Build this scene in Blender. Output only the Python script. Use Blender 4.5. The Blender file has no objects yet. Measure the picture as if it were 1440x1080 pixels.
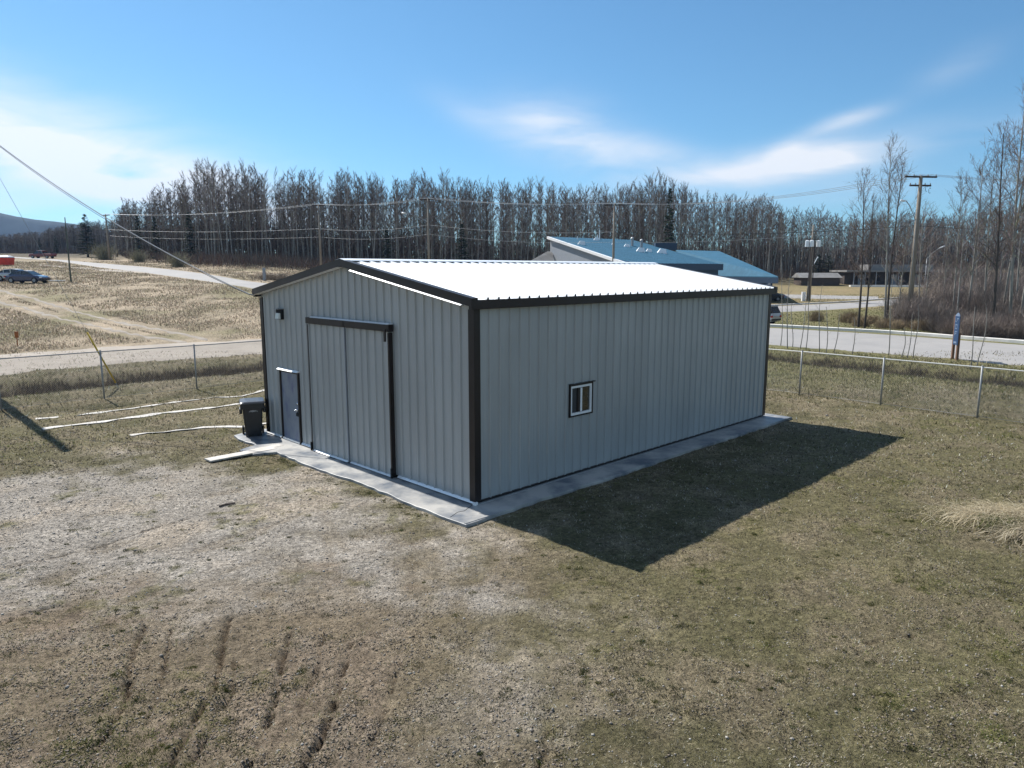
import bpy, math, random
import numpy as np
from mathutils import Vector, Matrix
R = math.radians
random.seed(7); rng = np.random.default_rng(7)
SC = bpy.context.scene
COL = SC.collection

# ------------------------------------------------------------------ camera
CAM_H, PITCH, FPX = 4.9525, 0.1589, 1003.1
cd = bpy.data.cameras.new('camera'); cam = bpy.data.objects.new('camera', cd); COL.objects.link(cam)
cd.sensor_width = 36; cd.lens = FPX / 1440 * 36; cd.clip_start = 0.1; cd.clip_end = 9000
cam.location = (0, 0, CAM_H); cam.rotation_euler = (math.pi/2 - PITCH, 0, 0)
SC.camera = cam

# ------------------------------------------------------------------ light and sky
SUN_AZ, SUN_EL = R(133.8), R(46.0)          # mathematical azimuth (from +X), elevation
SUNV = Vector((math.cos(SUN_AZ)*math.cos(SUN_EL), math.sin(SUN_AZ)*math.cos(SUN_EL), math.sin(SUN_EL)))
sd = bpy.data.lights.new('sun', 'SUN'); sd.energy = 5.0; sd.angle = R(0.53); sd.color = (1, .955, .89)
sun = bpy.data.objects.new('sun', sd); COL.objects.link(sun)
sun.rotation_euler = SUNV.to_track_quat('Z', 'Y').to_euler(); sun.location = (-60, 60, 90)
SKY_STRENGTH = 0.061
w = bpy.data.worlds.new('World'); SC.world = w; w.use_nodes = True
nt = w.node_tree; nt.nodes.clear()
def NW(t, **k):
    n = nt.nodes.new(t)
    for a, b in k.items(): setattr(n, a, b)
    return n
def wm(op, a, b=None, c=None, clamp=False):
    n = NW('ShaderNodeMath', operation=op); n.use_clamp = clamp
    for i, v in enumerate((a, b, c)):
        if v is None: continue
        if isinstance(v, (int, float)): n.inputs[i].default_value = v
        else: nt.links.new(v, n.inputs[i])
    return n.outputs[0]
sky = NW('ShaderNodeTexSky', sky_type='NISHITA'); sky.sun_disc = False
sky.sun_elevation = SUN_EL; sky.sun_rotation = math.pi/2 - SUN_AZ
sky.air_density = 1.0; sky.dust_density = 0.35; sky.ozone_density = 2.2; sky.altitude = 700
tc = NW('ShaderNodeTexCoord'); sp = NW('ShaderNodeSeparateXYZ'); nt.links.new(tc.outputs['Generated'], sp.inputs[0])
DX, DY, DZ = sp.outputs
AZ = wm('ARCTAN2', DX, DY); EL = wm('ARCSINE', DZ)
cv = NW('ShaderNodeCombineXYZ'); nt.links.new(AZ, cv.inputs[0]); nt.links.new(EL, cv.inputs[1])
def wnoise(scale, sx, sy, rot, det=5, rough=.55, dist=.0):
    m = NW('ShaderNodeMapping'); m.inputs['Rotation'].default_value[2] = rot
    m.inputs['Scale'].default_value = (sx, sy, 1); nt.links.new(cv.outputs[0], m.inputs[0])
    n = NW('ShaderNodeTexNoise'); n.inputs['Scale'].default_value = scale; n.inputs['Detail'].default_value = det
    n.inputs['Roughness'].default_value = rough; n.inputs['Distortion'].default_value = dist
    nt.links.new(m.outputs[0], n.inputs['Vector']); return n.outputs[0]
n1 = wnoise(5.5, .9, 2.6, R(-8), 6, .52, .6)
n2 = wnoise(16, .6, 2.6, R(-8), 4, .5, .5)
fil = wm('ADD', wm('MULTIPLY', n1, .78), wm('MULTIPLY', n2, .22))
CLOUDS = [(60, 190, -15, 330, 36, 1.35), (190, 250, -10, 240, 26, .75), (785, 186, -14, 60, 28, 1.15), (870, 226, -14, 50, 20, .45), (1060, 238, 7, 140, 17, 1.25), (1165, 222, 7, 52, 13, .75),
          (1188, 170, 12, 34, 8, .75), (1110, 207, 14, 30, 9, .4), (1350, 92, 20, 34, 13, .22), (1425, 178, 8, 40, 9, .25),
           (960, 288, 3, 330, 20, .38), (670, 165, -25, 50, 16, .25), (920, 215, -12, 60, 16, .45), (-620, 120, -15, 330, 90, .9)]
acc = None
for px, py, ang, sx, sy, st in CLOUDS:
    dx_, yy_ = (px-720)/FPX, (py-540)/FPX; dy_, dz_ = math.cos(PITCH)-yy_*math.sin(PITCH), -math.sin(PITCH)-yy_*math.cos(PITCH)
    a0 = math.atan2(dx_, dy_); e0 = math.asin(dz_/math.sqrt(dx_*dx_+dy_*dy_+dz_*dz_)); ca, sa = math.cos(R(ang)), math.sin(R(ang))
    u = wm('SUBTRACT', AZ, a0); v = wm('SUBTRACT', EL, e0)
    p = wm('ADD', wm('MULTIPLY', u, ca), wm('MULTIPLY', v, sa)); q = wm('SUBTRACT', wm('MULTIPLY', v, ca), wm('MULTIPLY', u, sa))
    p = wm('MULTIPLY', p, 1003/sx); q = wm('MULTIPLY', q, 1003/sy)
    g = wm('EXPONENT', wm('MULTIPLY', wm('ADD', wm('MULTIPLY', p, p), wm('MULTIPLY', q, q)), -.7))
    g = wm('MULTIPLY', g, st); acc = g if acc is None else wm('ADD', acc, g)
far = wm('MULTIPLY', wm('SMOOTH_MIN', wm('MAXIMUM', wm('SUBTRACT', wm('ABSOLUTE', AZ), .9), 0.0), .6, .1), .7)
acc = wm('ADD', acc, wm('MULTIPLY', far, .7))
msk = wm('MULTIPLY', acc, wm('MULTIPLY', wm('SUBTRACT', fil, .30), 3.1, clamp=True), clamp=True)
msk = wm('MULTIPLY', msk, wm('MULTIPLY', wm('ADD', EL, .01), 12, clamp=True))
cmix = NW('ShaderNodeMix', data_type='RGBA'); nt.links.new(wm('MULTIPLY', msk, .9), cmix.inputs['Factor'])
tint = NW('ShaderNodeMix', data_type='RGBA', blend_type='MULTIPLY'); tint.inputs['Factor'].default_value = 1
nt.links.new(sky.outputs[0], tint.inputs['A']); tint.inputs['B'].default_value = (.75, 1.17, 1.30, 1)
nt.links.new(tint.outputs['Result'], cmix.inputs['A']); cmix.inputs['B'].default_value = (11.4, 11.2, 10.9, 1)
bg = NW('ShaderNodeBackground'); bg.inputs['Strength'].default_value = SKY_STRENGTH
nt.links.new(cmix.outputs['Result'], bg.inputs['Color'])
wo = NW('ShaderNodeOutputWorld'); nt.links.new(bg.outputs[0], wo.inputs['Surface'])
SC.view_settings.view_transform = 'Standard'; SC.view_settings.look = 'None'
SC.view_settings.gamma = 1; SC.view_settings.use_curve_mapping = False; SC.view_settings.exposure = 0.64
SC.render.engine = 'CYCLES'
SC.cycles.max_bounces = 6; SC.cycles.diffuse_bounces = 3; SC.cycles.glossy_bounces = 3; SC.cycles.volume_bounces = 0

# ------------------------------------------------------------------ helpers
def tag(o, label=None, cat=None, group=None, kind=None):
    if label: o['label'] = label
    if cat: o['category'] = cat
    if group: o['group'] = group
    if kind: o['kind'] = kind
    return o
def empty(name, loc, rz=0, **k):
    o = bpy.data.objects.new(name, None); COL.objects.link(o); o.location = loc; o.rotation_euler = (0, 0, rz)
    o.empty_display_size = .3
    return tag(o, **k)
def link(name, me, parent=None, mat=None, **k):
    o = bpy.data.objects.new(name, me); COL.objects.link(o)
    if mat is not None and not me.materials: me.materials.append(mat)
    if parent is not None: o.parent = parent
    return tag(o, **k)
def npmesh(name, V, F, mat=None, col=None, attrs=None, smooth=False):
    """V (n,3), F (m,k) same-k faces -> mesh"""
    V = np.asarray(V, np.float32); F = np.asarray(F, np.int32); k = F.shape[1]
    me = bpy.data.meshes.new(name); me.vertices.add(len(V)); me.vertices.foreach_set('co', V.ravel())
    me.loops.add(F.size); me.loops.foreach_set('vertex_index', F.ravel())
    me.polygons.add(len(F)); me.polygons.foreach_set('loop_start', np.arange(0, F.size, k, dtype=np.int32))
    me.polygons.foreach_set('loop_total', np.full(len(F), k, np.int32))
    if smooth: me.polygons.foreach_set('use_smooth', np.ones(len(F), bool))
    if col is not None:
        a = me.color_attributes.new('Col', 'FLOAT_COLOR', 'POINT')
        c = np.ones((len(V), 4), np.float32); c[:, :3] = col; a.data.foreach_set('color', c.ravel())
    for n, d in (attrs or {}).items():
        a = me.attributes.new(n, 'FLOAT', 'POINT'); a.data.foreach_set('value', np.asarray(d, np.float32))
    me.update(calc_edges=True)
    if mat: me.materials.append(mat)
    return me
class MB:
    def __init__(s): s.v = []; s.f = []
    def add(s, vs, fs):
        b = len(s.v); s.v += [tuple(v) for v in vs]; s.f += [tuple(b+i for i in f) for f in fs]; return s
    def box(s, lo, hi, M=None):
        x0, y0, z0 = lo; x1, y1, z1 = hi
        vs = [Vector(p) for p in ((x0,y0,z0),(x1,y0,z0),(x1,y1,z0),(x0,y1,z0),(x0,y0,z1),(x1,y0,z1),(x1,y1,z1),(x0,y1,z1))]
        if M is not None: vs = [M @ v for v in vs]
        return s.add(vs, [(0,3,2,1),(4,5,6,7),(0,1,5,4),(1,2,6,5),(2,3,7,6),(3,0,4,7)])
    def tube(s, pts, rad, n=8, cap=True):
        pts = [Vector(p) for p in pts]
        if isinstance(rad, (int, float)): rad = [rad]*len(pts)
        rings = []
        for i, p in enumerate(pts):
            d = (pts[min(i+1, len(pts)-1)] - pts[max(i-1, 0)]).normalized()
            a = d.cross(Vector((0, 0, 1)) if abs(d.z) < .9 else Vector((1, 0, 0))).normalized(); b = d.cross(a)
            rings.append([p + (a*math.cos(2*math.pi*k/n) + b*math.sin(2*math.pi*k/n))*rad[i] for k in range(n)])
        return s.loft(rings, cap)
    def loft(s, rings, cap=True):
        n = len(rings[0]); vs = [v for r in rings for v in r]; fs = []
        for i in range(len(rings)-1):
            for k in range(n):
                a = i*n+k; b = i*n+(k+1) % n; fs.append((a, b, b+n, a+n))
        if cap: fs += [tuple(range(n-1, -1, -1)), tuple((len(rings)-1)*n+k for k in range(n))]
        return s.add(vs, fs)
    def prism(s, poly, z0, z1):
        n = len(poly)
        zz = (lambda p, z: z(p) if callable(z) else z)
        vs = [(p[0], p[1], zz(p, z0)) for p in poly] + [(p[0], p[1], zz(p, z1)) for p in poly]
        return s.add(vs, [tuple(range(n-1, -1, -1)), tuple(range(n, 2*n))] + [(i, (i+1) % n, n+(i+1) % n, n+i) for i in range(n)])
    def mesh(s, name, mat=None, smooth=False):
        me = bpy.data.meshes.new(name); me.from_pydata(s.v, [], s.f); me.update()
        if smooth:
            me.polygons.foreach_set('use_smooth', [True]*len(me.polygons))
        if mat: me.materials.append(mat)
        return me
    def build(s, name, mat, parent=None, bevel=0, smooth=False, **k):
        o = link(name, s.mesh(name, mat, smooth), parent, **k)
        if bevel:
            m = o.modifiers.new('b', 'BEVEL'); m.width = bevel; m.segments = 2; m.limit_method = 'ANGLE'
        return o
def copy_tree(o, parent=None):
    c = o.copy(); COL.objects.link(c)
    if parent is not None: c.parent = parent
    for ch in list(o.children): copy_tree(ch, c)
    return c

# numpy value noise
_perm = rng.permutation(4096); _val = rng.random(4096)
def vnoise(x, y, seed=0):
    xi = np.floor(x).astype(np.int64); yi = np.floor(y).astype(np.int64); fx = x-xi; fy = y-yi
    fx = fx*fx*fx*(fx*(fx*6-15)+10); fy = fy*fy*fy*(fy*(fy*6-15)+10)
    def h(a, b): return _val[_perm[(a + _perm[(b+seed*37) & 4095]) & 4095]]
    return (h(xi, yi)*(1-fx)+h(xi+1, yi)*fx)*(1-fy) + (h(xi, yi+1)*(1-fx)+h(xi+1, yi+1)*fx)*fy
def fbm(x, y, s, oct=4, seed=0, g=.5):
    t = 0; a = 1; n = 0
    for i in range(oct): t = t + a*vnoise(x/s+i*17.3, y/s+i*9.1, seed+i); n += a; a *= g; s = s/2.03
    return t/n
def sstep(a, b, x):
    t = np.clip((x-a)/(b-a), 0, 1); return t*t*(3-2*t)
def segdist(x, y, pts):
    d = np.full(np.shape(x), 1e9)
    for (ax, ay), (bx, by) in zip(pts[:-1], pts[1:]):
        ux, uy = bx-ax, by-ay; L = ux*ux+uy*uy
        t = np.clip(((x-ax)*ux+(y-ay)*uy)/L, 0, 1)
        d = np.minimum(d, np.hypot(x-ax-t*ux, y-ay-t*uy))
    return d
def inpoly(x, y, P):
    c = np.zeros(np.shape(x), bool); n = len(P)
    for i in range(n):
        (x0, y0), (x1, y1) = P[i], P[(i+1) % n]
        if y0 == y1: continue
        c ^= ((y0 > y) != (y1 > y)) & (x < (x1-x0)*(y-y0)/(y1-y0)+x0)
    return c
def sdf(x, y, P):
    d = segdist(x, y, list(P)+[P[0]]); return np.where(inpoly(x, y, P), d, -d)   # + inside

# ------------------------------------------------------------------ terrain
DITCH = []
def terrain(x, y):
    x = np.asarray(x, float); y = np.asarray(y, float)
    t = x/np.maximum(y, 25.)
    Lz = np.interp(y, [0, 44, 60, 80, 110, 150, 200, 300, 600, 3000], [0, 0, 1.3, 3.2, 5.0, 7.0, 9.0, 12, 14, 16])
    Rz = np.interp(y, [0, 80, 110, 150, 170, 200, 300, 600, 3000], [0, 0, .6, 1.6, 3.0, 4.5, 8, 12, 14])
    s = sstep(-.42, .12, t)
    z = Lz*(1-s)+Rz*s
    for pts, dep, wd in DITCH:
        d = segdist(x, y, pts); z = z - dep*np.exp(-(d/wd)**2)
    return z
def G(px, py, off=0.0):
    """where the sight line measured in the photograph meets the terrain"""
    X = (px-720)/FPX; Y = (py-540)/FPX; c, s = math.cos(PITCH), math.sin(PITCH)
    d = np.array([X, c-Y*s, -s-Y*c]); ts = np.concatenate([np.arange(5, 60, .05), np.arange(60, 400, .25)])
    P = d[None]*ts[:, None]+np.array([0, 0, CAM_H]); dz = P[:, 2]-terrain(P[:, 0], P[:, 1])-off
    k = np.argmax(dz < 0)
    if dz[k] >= 0: k = len(ts)-1
    a = dz[k-1]/(dz[k-1]-dz[k]+1e-9); q = P[k-1]+(P[k]-P[k-1])*a
    return Vector(q)
def g2(px, py): q = G(px, py); return (q.x, q.y)
def AT(px, depth):
    """ground point at a given depth along the photograph's column px"""
    z = 0.
    for _ in range(4):
        dd = depth*math.cos(PITCH)+(CAM_H-z)*math.sin(PITCH); x = (px-720)/FPX*dd; z = float(terrain(x, depth))
    return Vector((x, depth, z))
def ZT(py, depth): return CAM_H+(379.-py)/FPX*depth*1.0      # height seen at row py (near the horizon)
def TZ(x, y): return float(terrain(x, y))
DITCH = [([g2(-300, 570), g2(0, 548), g2(180, 530), g2(400, 512)], .38, 1.4), ([g2(1000, 492), g2(1083, 500), g2(1240, 516), g2(1440, 536), g2(1800, 575)], .42, 1.3)]

# shed frame
YAW = .7798; SC0 = Vector((-.7768, 14.5535, 0)); U = Vector((math.cos(YAW), math.sin(YAW), 0)); Vv = Vector((-math.sin(YAW), math.cos(YAW), 0))
SW, SL, SH, RISE = 9.46, 13.08, 4.30, .80
def shed(x, y, z=0): return SC0+U*x+Vv*y+Vector((0, 0, z))

# ------------------------------------------------------------------ materials
def mat(name, col=(.5, .5, .5), rough=.6, metal=0, spec=.5, attr=False, var=0, vscale=3, bump=0, bscale=20, coat=0, stretch=None, col2=None, mixr=(.35, .65), alb=.72, trans=0):
    m = bpy.data.materials.new(name); m.use_nodes = True; t = m.node_tree; b = t.nodes['Principled BSDF']
    b.inputs['Base Color'].default_value = (*col, 1); b.inputs['Roughness'].default_value = rough
    b.inputs['Metallic'].default_value = metal; b.inputs['Specular IOR Level'].default_value = spec; b.inputs['Coat Weight'].default_value = coat
    co = t.nodes.new('ShaderNodeTexCoord'); src = co.outputs['Object']
    if stretch:
        mp = t.nodes.new('ShaderNodeMapping'); mp.inputs['Scale'].default_value = stretch; t.links.new(src, mp.inputs[0]); src = mp.outputs[0]
    out = None
    if attr:
        a = t.nodes.new('ShaderNodeVertexColor'); a.layer_name = 'Col'; out = a.outputs['Color']; kk = alb
    if col2 is not None or var:
        n = t.nodes.new('ShaderNodeTexNoise'); n.inputs['Scale'].default_value = vscale; n.inputs['Detail'].default_value = 6; n.inputs['Roughness'].default_value = .62
        t.links.new(src, n.inputs['Vector'])
        mr = t.nodes.new('ShaderNodeMapRange'); mr.inputs['From Min'].default_value = mixr[0]; mr.inputs['From Max'].default_value = mixr[1]
        t.links.new(n.outputs[0], mr.inputs[0])
        mx = t.nodes.new('ShaderNodeMix'); mx.data_type = 'RGBA'; t.links.new(mr.outputs[0], mx.inputs['Factor'])
        if col2 is not None:
            mx.inputs['A'].default_value = (*col, 1); mx.inputs['B'].default_value = (*col2, 1)
        else:
            mx.blend_type = 'MIX'
            c1 = tuple(c*(1-var) for c in col); c2 = tuple(c*(1+var) for c in col)
            mx.inputs['A'].default_value = (*c1, 1); mx.inputs['B'].default_value = (*c2, 1)
        if attr:
            mm = t.nodes.new('ShaderNodeMix'); mm.data_type = 'RGBA'; mm.blend_type = 'MULTIPLY'; mm.inputs['Factor'].default_value = 1
            t.links.new(out, mm.inputs['A']); t.links.new(mx.outputs['Result'], mm.inputs['B']); out = mm.outputs['Result']
        else: out = mx.outputs['Result']
    if attr:
        mm = t.nodes.new('ShaderNodeMix'); mm.data_type = 'RGBA'; mm.blend_type = 'MULTIPLY'; mm.inputs['Factor'].default_value = 1
        t.links.new(out, mm.inputs['A']); mm.inputs['B'].default_value = (alb, alb, alb, 1); out = mm.outputs['Result']
    if out is not None: t.links.new(out, b.inputs['Base Color'])
    if trans:
        tr = t.nodes.new('ShaderNodeBsdfTranslucent'); ms = t.nodes.new('ShaderNodeMixShader'); ms.inputs[0].default_value = trans
        t.links.new(out, tr.inputs['Color']); t.links.new(b.outputs[0], ms.inputs[1]); t.links.new(tr.outputs[0], ms.inputs[2]); t.links.new(ms.outputs[0], t.nodes['Material Output'].inputs['Surface'])
    if bump:
        n = t.nodes.new('ShaderNodeTexNoise'); n.inputs['Scale'].default_value = bscale; n.inputs['Detail'].default_value = 5
        t.links.new(src, n.inputs['Vector']); bp = t.nodes.new('ShaderNodeBump'); bp.inputs['Strength'].default_value = bump; bp.inputs['Distance'].default_value = .02
        t.links.new(n.outputs[0], bp.inputs['Height']); t.links.new(bp.outputs[0], b.inputs['Normal'])
    return m
M = {}
M['wall'] = mat('grey_painted_steel', (.335, .352, .358), .40, .0, .5, var=.07, vscale=1.3, stretch=(1, 1, .25), bump=.12, bscale=1.3, coat=.25)
M['roof'] = mat('white_painted_steel', (.88, .89, .90), .42, .0, .5, var=.03, vscale=2, coat=.4)
M['trim'] = mat('dark_brown_steel', (.020, .0145, .0135), .42, 0, .3, var=.2, vscale=2)
M['flash'] = mat('bare_galvanised_edge', (.80, .81, .82), .4, .3)
M['blackfill'] = mat('black_parts_and_shade', (.008, .008, .009), .9)  # black parts, and the painted shade in the ridge and door leaf gaps
M['doorleaf'] = mat('scuffed_grey_door_paint', (.20, .225, .27), .45, 0, .5, col2=(.115, .125, .22), vscale=3.2, mixr=(.48, .68), stretch=(1, 1, .45))
M['steel'] = mat('bright_steel', (.75, .76, .78), .22, 1)
M['black'] = mat('black_plastic', (.012, .013, .015), .42, 0, .5, var=.3, vscale=6)
M['rubber'] = mat('black_rubber', (.012, .012, .012), .8)
M['vinyl'] = mat('white_vinyl', (.78, .79, .80), .35)
M['glass'] = mat('window_glass', (.012, .016, .018), .04, 0, .9)
M['insect'] = mat('insect_screen', (.03, .032, .036), .6)
M['lens'] = mat('frosted_lamp_lens', (.55, .57, .55), .25)
M['concrete'] = mat('concrete_apron', (.10, .12, .15), .45, 0, .5, col2=(.42, .41, .385), vscale=.9, bump=.25, bscale=14, mixr=(.36, .60))
M['pale'] = mat('weathered_pale_board', (.42, .395, .355), .75, col2=(.60, .57, .53), vscale=3, bump=.2, bscale=30)
M['galv'] = mat('galvanised_steel', (.30, .31, .32), .6, .35, var=.15, vscale=8)
M['pole'] = mat('weathered_pole_wood', (.19, .155, .12), .85, col2=(.28, .245, .20), vscale=2, stretch=(6, 6, .5), bump=.4, bscale=12)
M['darkwood'] = mat('dark_creosote_wood', (.06, .045, .038), .85, var=.3, vscale=3)
M['wire'] = mat('aluminium_wire', (.42, .42, .42), .5, .3)
M['blackwire'] = mat('black_cable', (.02, .02, .022), .6)
M['yellow'] = mat('yellow_guard', (.55, .36, .02), .5)
M['asphalt'] = mat('worn_pale_asphalt', (.255, .248, .24), .85, col2=(.32, .305, .29), vscale=.35, bump=.2, bscale=60, mixr=(.3, .7))
M['kerb'] = mat('concrete_kerb', (.66, .64, .60), .8, var=.1, vscale=2)
M['groad'] = mat('gravel_road_surface', (.28, .242, .20), .95, col2=(.375, .33, .275), vscale=.55, bump=.5, bscale=40, mixr=(.3, .7), stretch=(1, 1, 1))
M['track'] = mat('dry_wheel_track', (.20, .17, .135), .95, col2=(.33, .29, .24), vscale=.7, mixr=(.3, .7), bump=.4, bscale=20)
M['teal'] = mat('blue_teal_roof_metal', (.045, .135, .21), .75, 0, .15, var=.12, vscale=.8)
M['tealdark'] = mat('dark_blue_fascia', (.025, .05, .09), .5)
M['bwall'] = mat('pale_grey_siding', (.27, .29, .32), .6, var=.05, vscale=1)
M['white'] = mat('white_paint', (.80, .80, .80), .4)
M['brick'] = mat('dull_brown_wall', (.06, .048, .042), .8, var=.3, vscale=1)
M['lowroof'] = mat('grey_flat_roofing', (.20, .195, .19), .85, var=.2, vscale=.5)
M['carblue'] = mat('dark_blue_car_paint', (.012, .02, .07), .18, 0, .5, coat=1)
M['carlight'] = mat('silver_car_paint', (.42, .44, .46), .3, .4, .5, coat=1)
M['carred'] = mat('dark_red_car_paint', (.16, .018, .018), .35, 0, .5, coat=.6)
M['red'] = mat('bright_red_paint', (.55, .03, .015), .55, var=.1, vscale=2)
M['orange'] = mat('rusty_orange_steel', (.30, .10, .03), .8, var=.3, vscale=3)
M['chrome'] = mat('chrome', (.8, .8, .8), .12, 1)
M['headlamp'] = mat('headlamp_glass', (.75, .77, .8), .1)
M['tail'] = mat('red_lamp_glass', (.35, .01, .01), .2)
M['signblue'] = mat('blue_sign_face', (.010, .045, .12), .45, var=.15, vscale=9)
M['signpale'] = mat('pale_sign_paint', (.16, .22, .32), .5)
M['post'] = mat('brown_stained_post', (.16, .085, .05), .8, var=.25, vscale=5, stretch=(5, 5, .6))
M['veg'] = mat('plant_matter', (1, 1, 1), .9, 0, .15, attr=True, var=.12, vscale=1.2, trans=.35)
M['twig'] = mat('twigs', (1, 1, 1), .9, 0, .15, attr=True, var=.15, vscale=.3, alb=.9)
M['bark'] = mat('bark', (1, 1, 1), .85, 0, .2, attr=True, var=.22, vscale=2.2, stretch=(1, 1, .6))
M['stone'] = mat('pebble_stone', (1, 1, 1), .85, 0, .25, attr=True, var=.1, vscale=30)

# ground material: vertex colour x fine relief, gravel cells by attribute
def ground_mat():
    m = bpy.data.materials.new('turf_dirt_and_gravel'); m.use_nodes = True; t = m.node_tree; b = t.nodes['Principled BSDF']; b.inputs['Roughness'].default_value = .95
    b.inputs['Specular IOR Level'].default_value = .15
    L = t.links.new; N = t.nodes.new
    co = N('ShaderNodeTexCoord').outputs['Object']
    vc = N('ShaderNodeVertexColor'); vc.layer_name = 'Col'
    at = N('ShaderNodeAttribute'); at.attribute_name = 'grav'
    def noise(s, d=4, r=.6):
        n = N('ShaderNodeTexNoise'); n.inputs['Scale'].default_value = s; n.inputs['Detail'].default_value = d; n.inputs['Roughness'].default_value = r; L(co, n.inputs['Vector']); return n.outputs[0]
    def mr(x, a, b_, c, d):
        n = N('ShaderNodeMapRange'); L(x, n.inputs[0]); n.inputs[1].default_value = a; n.inputs[2].default_value = b_; n.inputs[3].default_value = c; n.inputs[4].default_value = d; return n.outputs[0]
    def mul(c, f):
        n = N('ShaderNodeMix'); n.data_type = 'RGBA'; n.blend_type = 'MULTIPLY'; n.inputs['Factor'].default_value = 1; L(c, n.inputs['A']); L(f, n.inputs['B']); return n.outputs['Result']
    vo = N('ShaderNodeTexVoronoi'); vo.inputs['Scale'].default_value = 34; L(co, vo.inputs['Vector'])
    sepv = N('ShaderNodeSeparateColor'); L(vo.outputs['Color'], sepv.inputs[0])
    cell = mr(sepv.outputs[0], 0, 1, .62, 1.38)
    f1 = mr(noise(22, 6, .75), .3, .7, .42, 1.55); f2 = mr(noise(9, 5, .65), .3, .7, .60, 1.42); f3 = mr(noise(1.1, 5), .3, .7, .82, 1.18)
    fm = N('ShaderNodeMix'); fm.data_type = 'FLOAT'; L(at.outputs['Fac'], fm.inputs[0]); L(f1, fm.inputs[2]); L(cell, fm.inputs[3])
    mm = N('ShaderNodeMath'); mm.operation = 'MULTIPLY'; L(fm.outputs[0], mm.inputs[0]); L(f2, mm.inputs[1])
    m3 = N('ShaderNodeMath'); m3.operation = 'MULTIPLY'; L(mm.outputs[0], m3.inputs[0]); L(f3, m3.inputs[1])
    cc = N('ShaderNodeCombineColor'); [L(m3.outputs[0], cc.inputs[i]) for i in range(3)]
    kx = N('ShaderNodeMix'); kx.data_type = 'RGBA'; kx.blend_type = 'MULTIPLY'; kx.inputs['Factor'].default_value = 1; L(mul(vc.outputs['Color'], cc.outputs[0]), kx.inputs['A']); kx.inputs['B'].default_value = (1.0, .945, .85, 1)
    L(kx.outputs['Result'], b.inputs['Base Color'])
    h = N('ShaderNodeMath'); h.operation = 'ADD'; L(noise(30, 6, .7), h.inputs[0]); L(noise(7, 4), h.inputs[1])
    bp = N('ShaderNodeBump'); bp.inputs['Strength'].default_value = 1; bp.inputs['Distance'].default_value = .06; L(h.outputs[0], bp.inputs['Height']); L(bp.outputs[0], b.inputs['Normal'])
    return m
M['ground'] = ground_mat()

# ------------------------------------------------------------------ ground sheet
def grow(a, step, end, f):
    o = [a]
    while o[-1] < end: step *= f; o.append(o[-1]+step)
    return o[1:]
xr = list(np.arange(0, 7, .045)); xr += grow(xr[-1], .045, 22, 1.012); xr += grow(xr[-1], xr[-1]-xr[-2], 3500, 1.07)
xs = np.array([-v for v in xr[:0:-1]]+xr)
yr = list(np.arange(6, 12, .038)); yr += grow(yr[-1], .038, 60, 1.0125); yr += grow(yr[-1], yr[-1]-yr[-2], 3500, 1.06)
yb = [6-v for v in ([0]+grow(0, .2, 400, 1.35))][1:]
ys = np.array(sorted(yb)+yr)
Xg, Yg = np.meshgrid(xs, ys); X = Xg.ravel(); Y = Yg.ravel(); dist = np.hypot(X, Y)

GRAV_POLY = [g2(*p) for p in ((-500, 700), (0, 668), (180, 648), (330, 660), (440, 652), (560, 712), (640, 752), (700, 800), (720, 850), (640, 880), (540, 868), (420, 885), (330, 842), (200, 858), (60, 850), (-500, 870))]
RUTS = [[(205, 880), (190, 912), (183, 935), (179, 982), (155, 1027), (112, 1098)], [(322, 870), (314, 905), (303, 966), (277, 1007), (253, 1047), (222, 1105)], [(408, 890), (395, 940), (388, 986), (372, 1030), (335, 1105)],
        [(494, 905), (478, 958), (467, 1003), (450, 1047), (410, 1110)], [(455, 890), (446, 940), (418, 1000)], [(-60, 905), (0, 880), (25, 864), (80, 852)], [(0, 800), (120, 772), (270, 728)], [(240, 885), (228, 960), (205, 1020)], [(770, 1020), (765, 1060), (745, 1100)], [(1215, 905), (1250, 898), (1285, 894)],
        [(330, 925), (326, 975), (296, 1025), (270, 1070)], [(560, 930), (545, 990), (520, 1060)]]
RUTS = [[g2(*p) for p in r] for r in RUTS]
TRACKS = [[g2(-300, 860), g2(150, 770), g2(420, 700)], [g2(-300, 905), g2(200, 800), g2(460, 712)], [g2(-200, 960), g2(200, 838), g2(360, 790)], [g2(-300, 800), g2(100, 730), g2(330, 690)], [g2(560, 700), g2(640, 830), g2(700, 1080)], [g2(450, 700), g2(500, 850), g2(480, 1080)]]
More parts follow.
